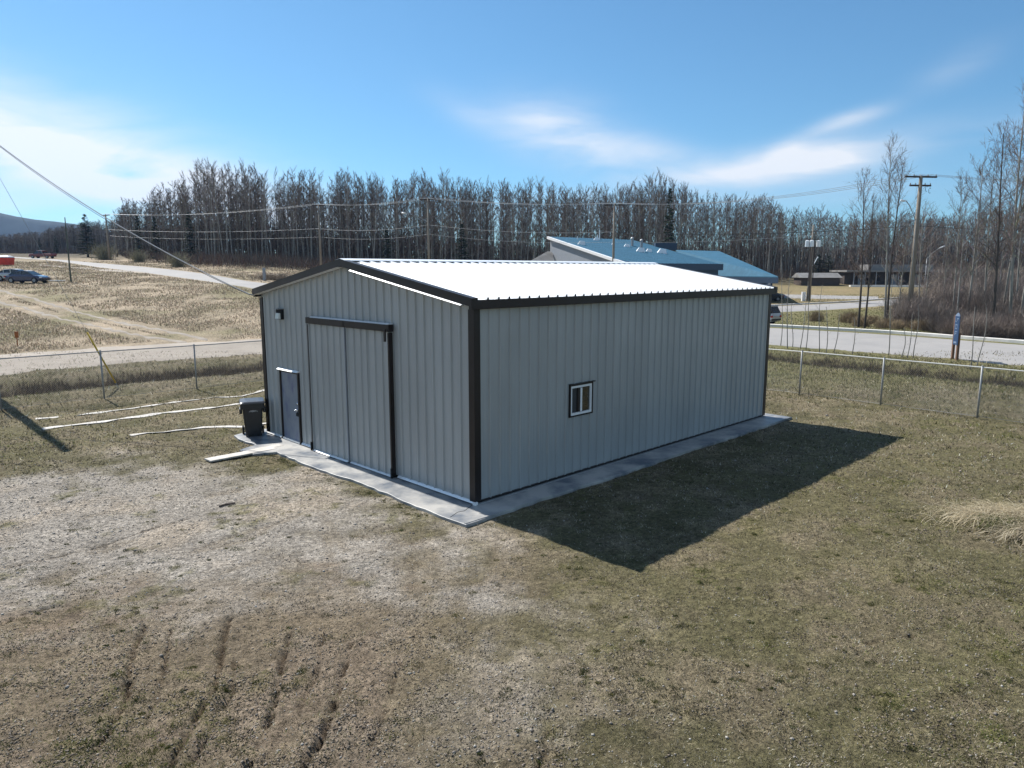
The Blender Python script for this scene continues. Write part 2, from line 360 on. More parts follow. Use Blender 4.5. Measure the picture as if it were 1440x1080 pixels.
def zones(x, y):
    n1 = fbm(x, y, 1.6, 5, 1); n2 = fbm(x, y, .5, 4, 11); n3 = fbm(x, y, 5, 3, 21); n4 = fbm(x, y, .22, 3, 31)
    near = (y > -20) & (y < 60) & (np.abs(x) < 60)
    s = np.full(x.shape, -9.); s[near] = sdf(x[near], y[near], GRAV_POLY)
    grav = sstep(-1.3, 1.5, s+(n1-.5)*4.6+(n2-.5)*2.6)
    lane = np.zeros(x.shape); lane[near] = np.exp(-(segdist(x[near], y[near], [g2(660, 860), g2(700, 960), g2(740, 1120)])/1.1)**2)
    grav = np.maximum(grav, lane*sstep(.40, .62, n1*.6+n2*.4)*.62)
    lx, ly = (x-SC0.x)*U.x+(y-SC0.y)*U.y, (x-SC0.x)*Vv.x+(y-SC0.y)*Vv.y
    # ruts and tracks
    rut = np.zeros(x.shape); tr = np.zeros(x.shape)
    for i, r in enumerate(RUTS):
        d = segdist(x[near], y[near], r)+ (fbm(x[near], y[near], .18, 2, 44)-.5)*.06; br = sstep(.20, .34, fbm(x[near], y[near], .45, 3, 50+i))
        rut[near] = np.maximum(rut[near], np.exp(-(np.maximum(d-.006, 0)/.019)**2)*br*(.55+.45*sstep(.3, .6, fbm(x[near], y[near], .12, 2, 88)))*(.55 if i > 3 else 1))
    for i, r in enumerate(TRACKS):
        d = segdist(x[near], y[near], r)+(n1[near]-.5)*.5; br = sstep(.35, .6, fbm(x[near], y[near], .9, 3, 70+i))
        tr[near] = np.maximum(tr[near], np.exp(-((d)/.12)**2)*br)
    patch = sstep(.60, .74, fbm(x, y, 1.1, 4, 90)*.75+n4*.25)
    return n1, n2, n3, n4, grav, rut, tr, patch, lx, ly
n1, n2, n3, n4, grav, rut, tr, patch, lx, ly = zones(X, Y)
rutb = np.zeros(X.shape); nr_ = (Y > 5) & (Y < 16) & (np.abs(X) < 9)
for r_ in RUTS[:4]: rutb[nr_] = np.maximum(rutb[nr_], np.exp(-((segdist(X[nr_], Y[nr_], r_)-.10)/.045)**2)*n4[nr_]*1.6)
fade = sstep(60, 35, Y)*sstep(60, 35, np.abs(X))
relief = (n1-.5)*.09+(n2-.5)*.035*(1-.6*grav)+(n4-.5)*.042*(1-.6*grav)-rut*.085+rutb*.022-tr*.02
flatten = sstep(1.6, .5, np.maximum(np.maximum(-lx-1.0, lx-SL-.7), np.maximum(-ly-.8, ly-SW-.4)))*1.0   # near the slab
Z = terrain(X, Y)+relief*fade*(1-flatten) - .03*flatten
def macrocol(x, y, n1, n2, n3, n4, grav, rut, patch, tr=0):
    def c(*a): return np.array(a)[None]
    def mixc(a, b, t): return a*(1-t[:, None])+b*t[:, None]
    t = x/np.maximum(y, 5)
    turf = mixc(c(.122, .116, .068), c(.225, .200, .140), sstep(.35, .68, n1*.5+n2*.5))
    turf = mixc(turf, c(.15, .14, .08), sstep(.46, .72, n3)*.6)
    dirt = mixc(c(.19, .155, .12), c(.29, .245, .20), n2)
    leftlow = sstep(1.2, -2.2, x)*sstep(14.5, 10.5, y)
    turf = mixc(turf, dirt, np.clip(leftlow*.8+.35*sstep(.5, .7, fbm(x, y, .9, 3, 130)), 0, 1))
    gr = mixc(c(.285, .27, .255), c(.365, .35, .335), n2); gr = mixc(gr, c(.37, .325, .275), sstep(.5, .75, n1)*.6)
    gr = mixc(gr, c(.22, .19, .15), np.clip(tr, 0, 1)*.55*np.ones_like(n1))
    col = mixc(turf, gr, grav)
    col = mixc(col, c(.125, .125, .045), patch*np.where(y < 45, 1, .3)*(.08+.55*sstep(.4, .75, n4))*(.55+.45*grav))
    # beyond the yard
    field = mixc(c(.40, .34, .27), c(.27, .235, .18), sstep(.35, .65, n1*.6+n3*.4)); field = mixc(field, c(.17, .175, .08), sstep(.55, .75, n3)*.5)
    fl = sstep(38, 46, y)*sstep(.05, -.1, t)
    col = mixc(col, field, fl)
    verge = mixc(c(.13, .15, .06), c(.22, .20, .11), n1)
    col = mixc(col, verge, sstep(.15, .3, t)*sstep(27, 33, y)*.75)
    col = mixc(col, mixc(c(.27, .22, .14), c(.19, .175, .095), n1), sstep(.15, .3, t)*sstep(84, 92, y))
    col = mixc(col, c(.11, .09, .07), sstep(.56, .66, t)*sstep(60, 75, y))
    col = mixc(col, c(.10, .085, .06), sstep(135, 190, y))
    for pts, dep, wd in DITCH:
        col = mixc(col, c(.085, .07, .055), np.exp(-(segdist(x, y, pts)/(wd*1.1))**2)*(.35+.6*n2))
    col = mixc(col, c(.05, .038, .028), np.clip(rut*1.3, 0, 1)*.93)
    return col
FARROADN = [g2(365, 402), g2(280, 386), g2(200, 378)]
colr = macrocol(X, Y, n1, n2, n3, n4, grav, rut, patch, tr)
nx, ny = len(xs), len(ys)
idx = np.arange(nx*ny).reshape(ny, nx)
F = np.stack([idx[:-1, :-1], idx[:-1, 1:], idx[1:, 1:], idx[1:, :-1]], -1).reshape(-1, 4)
me = npmesh('ground', np.stack([X, Y, Z], 1), F, M['ground'], col=colr, attrs={'grav': grav}, smooth=True)
link('ground', me, kind='structure')
def surf(x, y):   # sample the built ground height (bilinear)
    x = np.asarray(x, float); y = np.asarray(y, float)
    i = np.clip(np.searchsorted(xs, x)-1, 0, nx-2); j = np.clip(np.searchsorted(ys, y)-1, 0, ny-2)
    Zg = Z.reshape(ny, nx); fx = (x-xs[i])/(xs[i+1]-xs[i]); fy = (y-ys[j])/(ys[j+1]-ys[j])
    return (Zg[j, i]*(1-fx)+Zg[j, i+1]*fx)*(1-fy)+(Zg[j+1, i]*(1-fx)+Zg[j+1, i+1]*fx)*fy
def SZ(x, y): return float(surf(x, y))

# ------------------------------------------------------------------ roads
def dens(pts, step=1.5):
    out = []
    for a, b in zip(pts[:-1], pts[1:]):
        a = Vector(a[:2]); b = Vector(b[:2]); n = max(1, int((b-a).length/step)); out += [a.lerp(b, i/n) for i in range(n)]
    return out+[Vector(pts[-1][:2])]
def resample(pts, n):
    P = [Vector(p[:2]) for p in pts]; L = [0]
    for a, b in zip(P[:-1], P[1:]): L.append(L[-1]+(b-a).length)
    L = np.array(L); s = np.linspace(0, L[-1], n)
    return np.stack([np.interp(s, L, [p.x for p in P]), np.interp(s, L, [p.y for p in P])], 1)
def smooth2(P, k=6):
    P = P.copy()
    for _ in range(k): P[1:-1] = (P[:-2]+2*P[1:-1]+P[2:])/4
    return P
def strip(name, A, B, m, n=160, cols=7, lift=.05, noise=0, **k):
    A = smooth2(resample(A, n)); B = smooth2(resample(B, n)); V = []
    ts = np.linspace(0, 1, cols)
    for i in range(n):
        w_ = np.hypot(*(B[i]-A[i])); ta = noise*(vnoise(np.array(i*.35), np.array(1.5))-.5)/w_; tb = noise*(vnoise(np.array(i*.35), np.array(7.5))-.5)/w_
        for j, t in enumerate(ts):
            tt = ta+t*(1+tb-ta); p = A[i]*(1-tt)+B[i]*tt; z = TZ(*p)+(-.12 if j in (0, cols-1) else lift)
            V.append((p[0], p[1], z))
    V = np.array(V); id_ = np.arange(n*cols).reshape(n, cols)
    F_ = np.stack([id_[:-1, :-1], id_[:-1, 1:], id_[1:, 1:], id_[1:, :-1]], -1).reshape(-1, 4)
    return link(name, npmesh(name, V, F_, m, smooth=True), kind='structure', **k)
def ext(p, q, d):   # extend beyond p away from q
    p = Vector(p); q = Vector(q); return tuple(p+(p-q).normalized()*d)
# gravel road on the left, joining the paved road behind the shed
ga = [g2(0, 497), g2(120, 487), g2(250, 479), g2(365, 476)]; gb = [g2(0, 529), g2(120, 517), g2(250, 507), g2(366, 500)]
ga = [ext(ga[0], ga[1], 45)]+ga+[(2, 58.5), (14, 62)]; gb = [ext(gb[0], gb[1], 45)]+gb+[(0, 48), (13, 51)]
strip('gravel_road', ga, gb, M['groad'], 150, 9, .06, noise=1.2)
# paved road: right foreground, behind the shed, away to the far left
ra = [g2(1440, 483), g2(1260, 469), g2(1083, 459)]; rb = [g2(1440, 518), g2(1260, 502), g2(1083, 488)]
RA = [(66, 5), ra[0], ra[1], ra[2], (8, 74), (-12, 84), g2(365, 398), g2(280, 383), g2(200, 374.5), g2(140, 370), AT(78, 152)[:2], AT(20, 175)[:2], AT(-150, 215)[:2]]
RB = [(50, -4), rb[0], rb[1], rb[2], (2, 60), (-16, 72), g2(365, 411), g2(280, 395), g2(200, 384), g2(140, 377), AT(78, 143)[:2], AT(20, 165)[:2], AT(-150, 205)[:2]]
strip('paved_road', RA, RB, M['asphalt'], 260, 9, .05)
def kerb(name, line, n=120, w_=.32, h=.16):
    P = smooth2(resample(line, n), 3); mb = MB(); rings = []
    for i in range(n):
        d = Vector(P[min(i+1, n-1)]-P[max(i-1, 0)]).normalized(); nn = Vector((-d.y, d.x)); p = Vector(P[i]); z = TZ(*p)
        rings.append([Vector((*(p-nn*w_/2), z-.1)), Vector((*(p+nn*w_/2), z-.1)), Vector((*(p+nn*w_*.5), z+h+.03)), Vector((*(p-nn*w_*.4), z+h+.03))])
    mb.loft(rings); return mb.build(name, M['kerb'], kind='structure')
kerb('kerb', [(66.3, 5.2)]+[(p[0]+.1, p[1]+.1) for p in (ra[0], ra[1], ra[2])]+[(8.2, 74.3)], 90, .75, .17)
# side road and car park entrance on the right
sa = [AT(1020, 96)[:2], g2(1083, 430), g2(1190, 425), g2(1290, 417), AT(1420, 118)[:2], (110, 120)]; sb = [AT(1020, 78)[:2], g2(1083, 441), g2(1170, 437), g2(1290, 428), AT(1420, 96)[:2], (110, 98)]
strip('side_road', sa, sb, M['asphalt'], 80, 7, .05)
kerb('kerb', [g2(1083, 430), g2(1190, 425), g2(1290, 417)], 40, .3, .12)
strip('parking_strip', [AT(1040, 124)[:2], AT(1120, 122)[:2], AT(1235, 116)[:2]], [AT(1040, 112)[:2], AT(1120, 108)[:2], AT(1235, 106)[:2]], M['asphalt'], 50, 6, .05)
kerb('kerb', [AT(1195, 147)[:2], AT(1345, 146)[:2]], 30, .9, .3)
# two wheel tracks climbing the field
for o_ in (0, 1):
    tp = [(292, 478), (230, 465), (160, 452), (100, 437), (40, 418), (-20, 404)] if o_ == 0 else [(262, 482), (205, 474), (150, 462), (92, 450), (30, 432), (-30, 417)]
    c_ = [g2(*p) for p in tp]
    strip('dirt_track', [(x_-.25, y_+.65) for x_, y_ in c_], [(x_+.25, y_-.65) for x_, y_ in c_], M['track'], 140, 5, .02, noise=1.3)
strip('dirt_track', [g2(235, 383), g2(150, 378.5), AT(55, 128)[:2]], [g2(235, 386), g2(150, 382), AT(55, 122)[:2]], M['groad'], 60, 5, .04, noise=.5)

# ------------------------------------------------------------------ concrete apron round the shed
def apron():
    out = [(-.94, -.77), (1.5, -.74), (4, -.80), (7, -.72), (10, -.78), (SL+.55, -.74), (SL+.6, .3), (SL, .3)]
    left = [(-.35, SW+.62), (-.92, SW+.45), (-1.0, SW-.4), (-.95, 8.3), (-1.55, 8.05), (-1.5, 7.35), (-.92, 7.1), (-.98, 5), (-.86, 3), (-.97, 1)]
    poly = out+[(SL, .0), (.0, .0), (0, SW), (.3, SW+.2), (.3, SW+.6)]+left
    d = []
    for a, b in zip(poly, poly[1:]+poly[:1]):
        n = max(1, int(math.hypot(b[0]-a[0], b[1]-a[1])/.25))
        for i in range(n):
            t = i/n; x_, y_ = a[0]+(b[0]-a[0])*t, a[1]+(b[1]-a[1])*t; j = .035 if (x_ < -.3 or y_ < -.3) else 0
            d.append((x_+random.uniform(-j, j), y_+random.uniform(-j, j)))
    return d
e = empty('concrete_apron', SC0, YAW, kind='structure')
mb = MB(); mb.prism(apron(), -.1, .035); mb.build('slab', M['concrete'], e, bevel=.012)
e2 = MB()
for a, b in (((-.9, -.25), (-.05, .02)),):
    e2.tube([(a[0], a[1], .036), (-.6, -.12, .036), (-.45, -.16, .036), (b[0], b[1], .036)], .006, 4)
e2.build('crack', M['blackfill'], e)
mb = MB(); mb.box((-.93, -.755, .034), (SL+.5, -.70, .047)); mb.build('edge_strip', M['concrete'], e)

# ------------------------------------------------------------------ the steel shed
S = empty('metal_shed', SC0, YAW, label='large grey ribbed steel shed with white roof and dark brown trim', cat='shed')
PITCHR = .3048
def profile(a, b, opens=()):
    """rib profile breakpoints along a wall from a to b: (pos, out)"""
    pts = [(a, 0), (b, 0)]
    k0 = int(a/PITCHR)-1
    for k in range(k0, int(b/PITCHR)+2):
        c = .12+k*PITCHR
        for dx, o in ((-.036, 0), (-.017, .036), (.017, .036), (.036, 0)):
            if a < c+dx < b: pts.append((c+dx, o))
        for m_ in (.1016, .2032):
            for dx, o in ((-.018, 0), (-.005, .004), (.005, .004), (.018, 0)):
                if a < c+m_+dx < b: pts.append((c+m_+dx, o))
    pts.sort()
    ps = dict(pts)
    xs_ = [p for p, _ in pts]; os_ = [o for _, o in pts]
    for (o0, o1, _, _) in opens:
        for q in (o0, o1):
            if a < q < b: ps[q] = float(np.interp(q, xs_, os_))
    return sorted(ps.items())
def sheet(mapf, a, b, zb, ztf, opens=()):
    mb = MB(); P = profile(a, b, opens)
    for (p, o), (q, r) in zip(P[:-1], P[1:]):
        mid = (p+q)/2; segs = [(zb, None)]
        spans = [[lambda s: zb, ztf]]
        for (o0, o1, z0, z1) in opens:
            if o0 < mid < o1:
                spans = []
                if z0 > zb+.01: spans.append([lambda s: zb, lambda s, z0=z0: z0])
                spans.append([lambda s, z1=z1: z1, ztf])
        for lo, hi in spans:
            mb.add([mapf(p, o, lo(p)), mapf(q, r, lo(q)), mapf(q, r, hi(q)), mapf(p, o, hi(p))], [(0, 1, 2, 3)])
    return mb
PW = 3*PITCHR
slope = RISE/(SW/2)
gable = lambda s: SH-.02+slope*min(s, SW-s)
flat = lambda s: SH-.02
WIN = (2.98, 3.84, 1.475, 2.255); DOOR = (7.37, 8.48, .0, 2.10)
def walls(n, mapf, ztf, opens, name='wall_panel'):
    i = 0
    while i*PW < n-.05:
        sheet(mapf, i*PW, min(n, (i+1)*PW), .09, ztf, opens).build(name, M['wall'], S); i += 1
walls(SW, lambda s, o, z: (-o, s, z), gable, [DOOR])
walls(SL, lambda s, o, z: (s, -o, z), flat, [WIN])
walls(SW, lambda s, o, z: (SL+o, s, z), gable, [])
walls(SL, lambda s, o, z: (s, SW+o, z), flat, [])
# roof sheets
OV = .14
def roofz(y): return SH+.06+slope*min(y, SW-y)
def roofmap(side):
    def f(s, o, t):   # t: distance in plan from the eave edge (-OV) to ridge
        y = -OV+t if side == 0 else SW+OV-t
        return (s-.16, y, SH+.07+slope*(t-OV)+o)
    return f
RL = SL+.32
for side in (0, 1):
    i = 0
    while i*PW < RL-.05:
        a, b = i*PW, min(RL, (i+1)*PW)
        mb = MB(); P = profile(a, b); f = roofmap(side); T = SW/2+OV-.02
        for (p, o), (q, r) in zip(P[:-1], P[1:]):
            mb.add([f(p, o, 0), f(q, r, 0), f(q, r, T), f(p, o, T)], [(0, 1, 2, 3) if side == 0 else (3, 2, 1, 0)])
        mb.build('roof_panel', M['roof'], S); i += 1
zr = SH+.07+slope*(SW/2)
mb = MB(); cp = []
for (yy, zz) in ((-.22, -.22*slope+.040), (-.2, -.2*slope+.052), (0, .058), (.2, -.2*slope+.052), (.22, -.22*slope+.040)): cp.append((SW/2+yy, zr+zz))
mb.loft([[Vector((x_, y_, z_)) for y_, z_ in cp]+[Vector((x_, y_, z_-.006)) for y_, z_ in cp[::-1]] for x_ in (-.19, SL+.19)]); mb.build('ridge_cap', M['roof'], S)
mb = MB()
for s_ in (-1, 1):
    mb.add([(-.15, SW/2+s_*.19, zr-.19*slope-.003), (SL+.15, SW/2+s_*.19, zr-.19*slope-.003), (SL+.15, SW/2+s_*.19, zr-.19*slope+.034), (-.15, SW/2+s_*.19, zr-.19*slope+.034)], [(0, 1, 2, 3)])
mb.build('ridge_gap_shade', M['blackfill'], S)  # black strips standing in for the shade in the gap under the cap
mb = MB(); nrib = int(RL/PITCHR)
for k in range(nrib+1):
    c = .12+k*PITCHR-.16
    for (yy, s_) in ((-OV-.004, -1),):
        mb.box((c-.020, yy-.006, SH+.04), (c+.020, yy+.002, SH+.098))
mb.build('rib_end_closure', M['blackfill'], S, kind='stuff')
mb = MB()
for k in range(nrib+1):
    c = .12+k*PITCHR-.16+PITCHR/2
    for t in (.42, 1.9, 3.4):
        z = SH+.07+slope*(t-OV)+.0; mb.tube([(c, -OV+t, z), (c, -OV+t, z+.014)], [.014, .010], 6)
mb.build('roof_screw', M['galv'], S, kind='stuff')
# eave trim both sides
for yy, s_ in ((0, -1), (SW, 1)):
    mb = MB(); y0, y1 = sorted((yy+s_*.045, yy+s_*(OV+.015)))
    mb.box((-.18, y0, SH-.14), (SL+.18, y1, SH+.06-OV*slope+.015)); mb.build('eave_trim', M['trim'], S, bevel=.008)
# rake trims, bright edge under them
for xx, s_ in ((0, -1), (SL, 1)):
    for sd in (0, 1):
        mb = MB(); x0, x1 = sorted((xx+s_*.04, xx+s_*.205))
        ya, yb_ = (-OV-.02, SW/2) if sd == 0 else (SW+OV+.02, SW/2)
        za, zb_ = SH+.115-OV*slope, SH+.115+slope*SW/2
        ring = lambda x_, y_, z_: [Vector((x_, y_, z_-.175)), Vector((x_, y_, z_))]
        A0 = ring(x0, ya, za)+ring(x1, ya, za)[::-1]; B0 = ring(x0, yb_, zb_)+ring(x1, yb_, zb_)[::-1]
        mb.loft([A0, B0]); mb.build('rake_trim', M['trim'], S)
        mb = MB(); z2, z3 = za-.178, zb_-.178
        t0 = .06 if sd == 0 else .0; t1 = .90 if sd == 0 else .98
        P = lambda t: (ya+(yb_-ya)*t, z2+(z3-z2)*t)
        (p0, q0), (p1, q1) = P(t0), P(t1)
        xx0, xx1 = sorted((xx+s_*.045, xx+s_*.235))
        xi, xo, th_ = xx+s_*.045, xx+s_*.25, (.024 if sd == 0 else .014)
        mb.loft([[Vector((xi, p0, q0-th_)), Vector((xi, p0, q0)), Vector((xo-s_*.05, p0, q0)), Vector((xo, p0, q0-th_))], [Vector((xi, p1, q1-th_)), Vector((xi, p1, q1)), Vector((xo-s_*.05, p1, q1)), Vector((xo, p1, q1-th_))]])
        mb.build('rake_flashing', M['flash'], S)
# corner trims
for cx, cy, sx, sy in ((0, 0, -1, -1), (SL, 0, 1, -1), (0, SW, -1, 1), (SL, SW, 1, 1)):
    mb = MB(); o = .045
    xa, xb = sorted((cx+sx*o, cx-sx*.13)); ya, yb_ = sorted((cy+sy*o, cy-sy*.13))
    x_thin = sorted((cx+sx*o, cx+sx*(o-.03))); y_thin = sorted((cy+sy*o, cy+sy*(o-.03)))
    pl = [(cx+sx*o, cy+sy*o), (cx-sx*.13, cy+sy*o), (cx-sx*.13, cy+sy*(.004)), (cx+sx*.004, cy+sy*.004), (cx+sx*.004, cy-sy*.13), (cx+sx*o, cy-sy*.13)]
    mb.prism(pl, .085, SH-.15); mb.build('corner_trim', M['trim'], S)
# base trims
mb = MB(); mb.box((.13, -.055, .085), (SL-.13, -.002, .10)); mb.box((.05, -.016, .036), (SL-.05, .0, .085)); mb.build('base_trim', M['trim'], S)
mb = MB(); mb.box((.0, -.075, .030), (SL, -.017, .055)); mb.build('sill_flashing', M['galv'], S)
def cant(mb, xi, xm, xo, zt_, zb2, y0, y1):
    r_ = lambda y: [Vector((xi, y, zb2)), Vector((xi, y, zt_)), Vector((xm, y, zt_)), Vector((xo, y, zb2))]
    mb.loft([r_(y0), r_(y1)])
for y0, y1 in ((.0, 2.72), (6.72, 7.33), (8.52, SW)):
    mb = MB(); cant(mb, -.001, -.03, -.075, .105, .062, y0, y1); mb.build('sill_flashing', M['flash'], S)
    mb = MB(); mb.box((-.02, y0, .036), (-.001, y1, .070)); mb.build('base_trim', M['blackfill'], S)
mb = MB(); mb.box((-.085, -.085, .034), (.0, .0, .10)); mb.build('corner_foot', M['vinyl'], S, bevel=.006)
mb = MB(); mb.box((-.02, .01, .035), (.04, .05, .085)); 
# sliding doors: two ribbed leaves under a dark track cover
D0, D1, DT = 2.86, 6.52, 3.53
for (a, b, off) in ((D0, 4.70, .075), (4.73, D1, .10)):
    leaf = empty('sliding_door', (0, 0, 0)); leaf.parent = S
    n = 0; w_ = (b-a)/2
    for k in range(2):
        p0, p1 = a+k*w_, a+(k+1)*w_; mbp = MB(); P = profile(p0, p1)
        for (p, o), (q, r) in zip(P[:-1], P[1:]):
            mbp.add([(-off-o, p, .085), (-off-r, q, .085), (-off-r, q, DT), (-off-o, p, DT)], [(0, 1, 2, 3)])
        mbp.build('door_panel', M['wall'], leaf)
    mb = MB(); e_ = .03
    mb.box((-off-.038, a, .06), (-.04, a+e_, DT)); mb.box((-off-.038, b-e_, .06), (-.04, b, DT)); mb.build('door_edge', M['wall'], leaf)
    mb = MB(); cant(mb, -.045, -off-.03, -off-.075, .083, .055, a+.03, b-.03); mb.build('bottom_rail', M['flash'], leaf)
    mb = MB(); mb.box((-off-.03, a+.03, .037), (-.05, b-.03, .053)); mb.build('rubber_seal', M['blackfill'], leaf)
mb = MB(); mb.box((-.150, 4.716, .06), (-.06, 4.742, DT-.025)); mb.build('meeting_strip', M['bwall'], S)
mb = MB(); mb.box((-.118, 4.700, .06), (-.06, 4.714, DT-.025)); mb.build('meeting_gap_shade', M['blackfill'], S)  # black strip painting the dark of the open gap between the leaves
mb = MB(); mb.box((-.175, D0-.10, DT+.005), (-.036, D1+.07, 3.70)); mb.build('track_cover', M['trim'], S, bevel=.008)
mb = MB(); cant(mb, -.036, -.13, -.18, 3.728, 3.703, D0-.07, D1-.15); mb.build('track_flashing', M['flash'], S)
mb = MB(); mb.box((-.182, 4.695, DT+.01), (-.1755, 4.71, 3.695)); mb.build('track_joint', M['blackfill'], S)
for p0, p1 in ((D0-.055, D0-.004), (D1+.004, D1+.045)):
    mb = MB(); mb.box((-.145, p0, .05), (-.034, p1, DT-.022)); mb.build('door_jamb_trim', M['trim'], S)
for p0 in (D0-.1, D1+.01):
    mb = MB(); mb.box((-.18, p0+.02, .04), (-.146, p0+.08, .28)); mb.build('door_guide', M['blackfill'], S, bevel=.01)
mb = MB(); mb.box((-.235, D0-.04, DT-.22), (-.202, D0+.02, DT+.06)); mb.build('track_bracket', M['trim'], S)
# personnel door
pd = empty('door', (0, 0, 0)); pd.parent = S; pd['label'] = 'scuffed blue-grey personnel door'
a, b, zb_, zt = DOOR
mb = MB(); mb.box((-.02, a+.06, .10), (.03, b-.06, zt-.05)); mb.build('door_leaf', M['doorleaf'], pd)
mb = MB(); mb.box((-.055, a, .05), (.03, a+.06, zt)); mb.box((-.055, b-.06, .05), (.03, b, zt)); mb.box((-.055, a+.06, zt-.05), (.03, b-.06, zt)); mb.build('door_frame', M['trim'], pd)
mb = MB(); cant(mb, -.001, -.05, -.11, zt+.045, zt+.003, a-.03, b+.05); mb.build('drip_cap', M['flash'], pd)
mb = MB(); mb.box((-.07, a+.06, .05), (.02, b-.06, .095)); mb.build('threshold', M['flash'], pd)
mb = MB(); mb.tube([(-.02, a+.14, 1.02), (-.075, a+.14, 1.02)], [.035, .03], 12); mb.tube([(-.075, a+.14, 1.02), (-.08, a+.26, 1.015)], .014, 8); mb.build('door_handle', M['steel'], pd, smooth=True)
mb = MB(); mb.tube([(-.02, a+.14, 1.20), (-.05, a+.14, 1.20)], [.036, .032], 12); mb.build('deadbolt', M['steel'], pd, smooth=True)
mb = MB(); mb.box((-.06, a+.07, .84), (-.02, a+.20, .93)); mb.tube([(-.04, a+.11, .93), (-.04, a+.11, 1.0), (-.04, a+.17, 1.0), (-.04, a+.17, .93)], .008, 6); mb.build('padlock', M['blackfill'], pd)
# window
wn = empty('window', (0, 0, 0)); wn.parent = S
a, b, z0, z1 = WIN
def frame(mb, a, b, z0, z1, t, y0, y1):
    mb.box((a, y0, z0), (b, y1, z0+t)); mb.box((a, y0, z1-t), (b, y1, z1)); mb.box((a, y0, z0+t), (a+t, y1, z1-t)); mb.box((b-t, y0, z0+t), (b, y1, z1-t))
mb = MB(); frame(mb, a-.0, b+.0, z0-.0, z1+.0, .032, -.050, .03); mb.box((a-.01, -.075, z1+.002), (b+.06, -.0, z1+.022)); mb.build('window_trim', M['trim'], wn)
mb = MB(); frame(mb, a+.034, b-.034, z0+.034, z1-.034, .055, -.035, .04); mb.box(((a+b)/2-.03, -.038, z0+.102), ((a+b)/2+.03, .04, z1-.102)); mb.build('sash_frame', M['vinyl'], wn)
mb = MB(); mb.box((a+.10, .005, z0+.10), ((a+b)/2-.03, .012, z1-.10)); mb.build('insect_screen', M['insect'], wn)
mb = MB(); mb.box(((a+b)/2+.03, -.005, z0+.10), (b-.10, .003, z1-.10)); mb.build('pane', M['glass'], wn)
mb = MB(); mb.box((a+.10, .03, z0+.10), (b-.10, .036, z1-.10)); mb.build('pane', M['glass'], wn)
mb = MB(); mb.box(((a+b)/2-.12, -.02, z0+.101), ((a+b)/2-.03, .03, z1-.101)); mb.build('sliding_stile', M['trim'], wn)
# wall lamp
lp = empty('wall_lamp', (0, 0, 0)); lp.parent = S
mb = MB(); mb.box((-.13, 8.03, 3.56), (-.036, 8.33, 3.85)); mb.build('lamp_housing', M['blackfill'], lp, bevel=.01)
mb = MB(); mb.box((-.22, 8.02, 3.851), (-.036, 8.34, 3.87)); mb.build('lamp_hood', M['galv'], lp)
mb = MB(); mb.loft([[Vector((-.13, 8.07, 3.57)), Vector((-.13, 8.30, 3.57)), Vector((-.13, 8.30, 3.74)), Vector((-.13, 8.07, 3.74))], [Vector((-.19, 8.09, 3.58)), Vector((-.19, 8.28, 3.58)), Vector((-.17, 8.28, 3.74)), Vector((-.17, 8.09, 3.74))]]); mb.build('lamp_lens', M['lens'], lp)
# service drop bracket at the left eave corner
mb = MB(); mb.tube([(-.17, SW+.05, SH-.10), (-.30, SW+.12, SH-.06)], .02, 6); mb.build('cable_bracket', M['galv'], S)

# ------------------------------------------------------------------ wheelie bin
bp_ = G(357, 613); bz = .035
B_ = empty('wheelie_bin', (bp_.x+.0, bp_.y+.0, bz), R(22), label='black wheeled refuse cart standing at the left front corner of the shed', cat='wheelie bin')
def rr(w_, d_, z, r=.05, cy=0, n=4):
    o = []
    for (sx, sy, a0) in ((1, -1, -90), (1, 1, 0), (-1, 1, 90), (-1, -1, 180)):
        for k in range(n):
            a = R(a0+90*k/(n-1)); o.append(Vector((sx*(w_/2-r)+r*math.cos(a), cy+sy*(d_/2-r)+r*math.sin(a), z)))
    return o
mb = MB(); mb.loft([rr(.46, .50, .03, .05, -.02), rr(.48, .54, .2, .05, -.02), rr(.56, .66, .80, .06), rr(.59, .70, .93, .06)]); mb.build('bin_body', M['black'], B_, smooth=False)
mb = MB(); mb.loft([rr(.66, .74, .86, .05), rr(.68, .77, .87, .06), rr(.68, .77, 1.0, .06), rr(.66, .74, 1.01, .05)]); mb.build('bin_rim', M['black'], B_)
mb = MB(); mb.loft([rr(.71, .84, 1.012, .07, -.01), rr(.71, .84, 1.04, .07, -.01), rr(.66, .76, 1.075, .1, -.01), rr(.4, .5, 1.095, .1, -.01)]); lid = mb.build('bin_lid', mat('dusty_black_lid', (.05, .055, .065), .33, 0, .5, var=.3, vscale=5), B_)
for s_ in (-1, 1):
    mb = MB(); mb.tube([(s_*.25, .27, .13), (s_*.31, .27, .13)], .13, 16); mb.build('wheel', M['rubber'], B_)
mb = MB(); mb.tube([(-.25, .27, .13), (.25, .27, .13)], .015, 6); mb.build('axle', M['steel'], B_)
mb = MB(); mb.tube([(-.28, .40, .97), (-.28, .46, .99), (.28, .46, .99), (.28, .40, .97)], .018, 6); mb.build('bin_handle', M['black'], B_)
for s_ in (-1, 1):
    mb = MB(); mb.box((s_*.34-.05, -.25, .70), (s_*.34+.05, .15, .865)) if False else mb.box((min(s_*.29, s_*.37), -.22, .70), (max(s_*.29, s_*.37), .12, .86)); mb.build('grab_lug', M['black'], B_, bevel=.02)
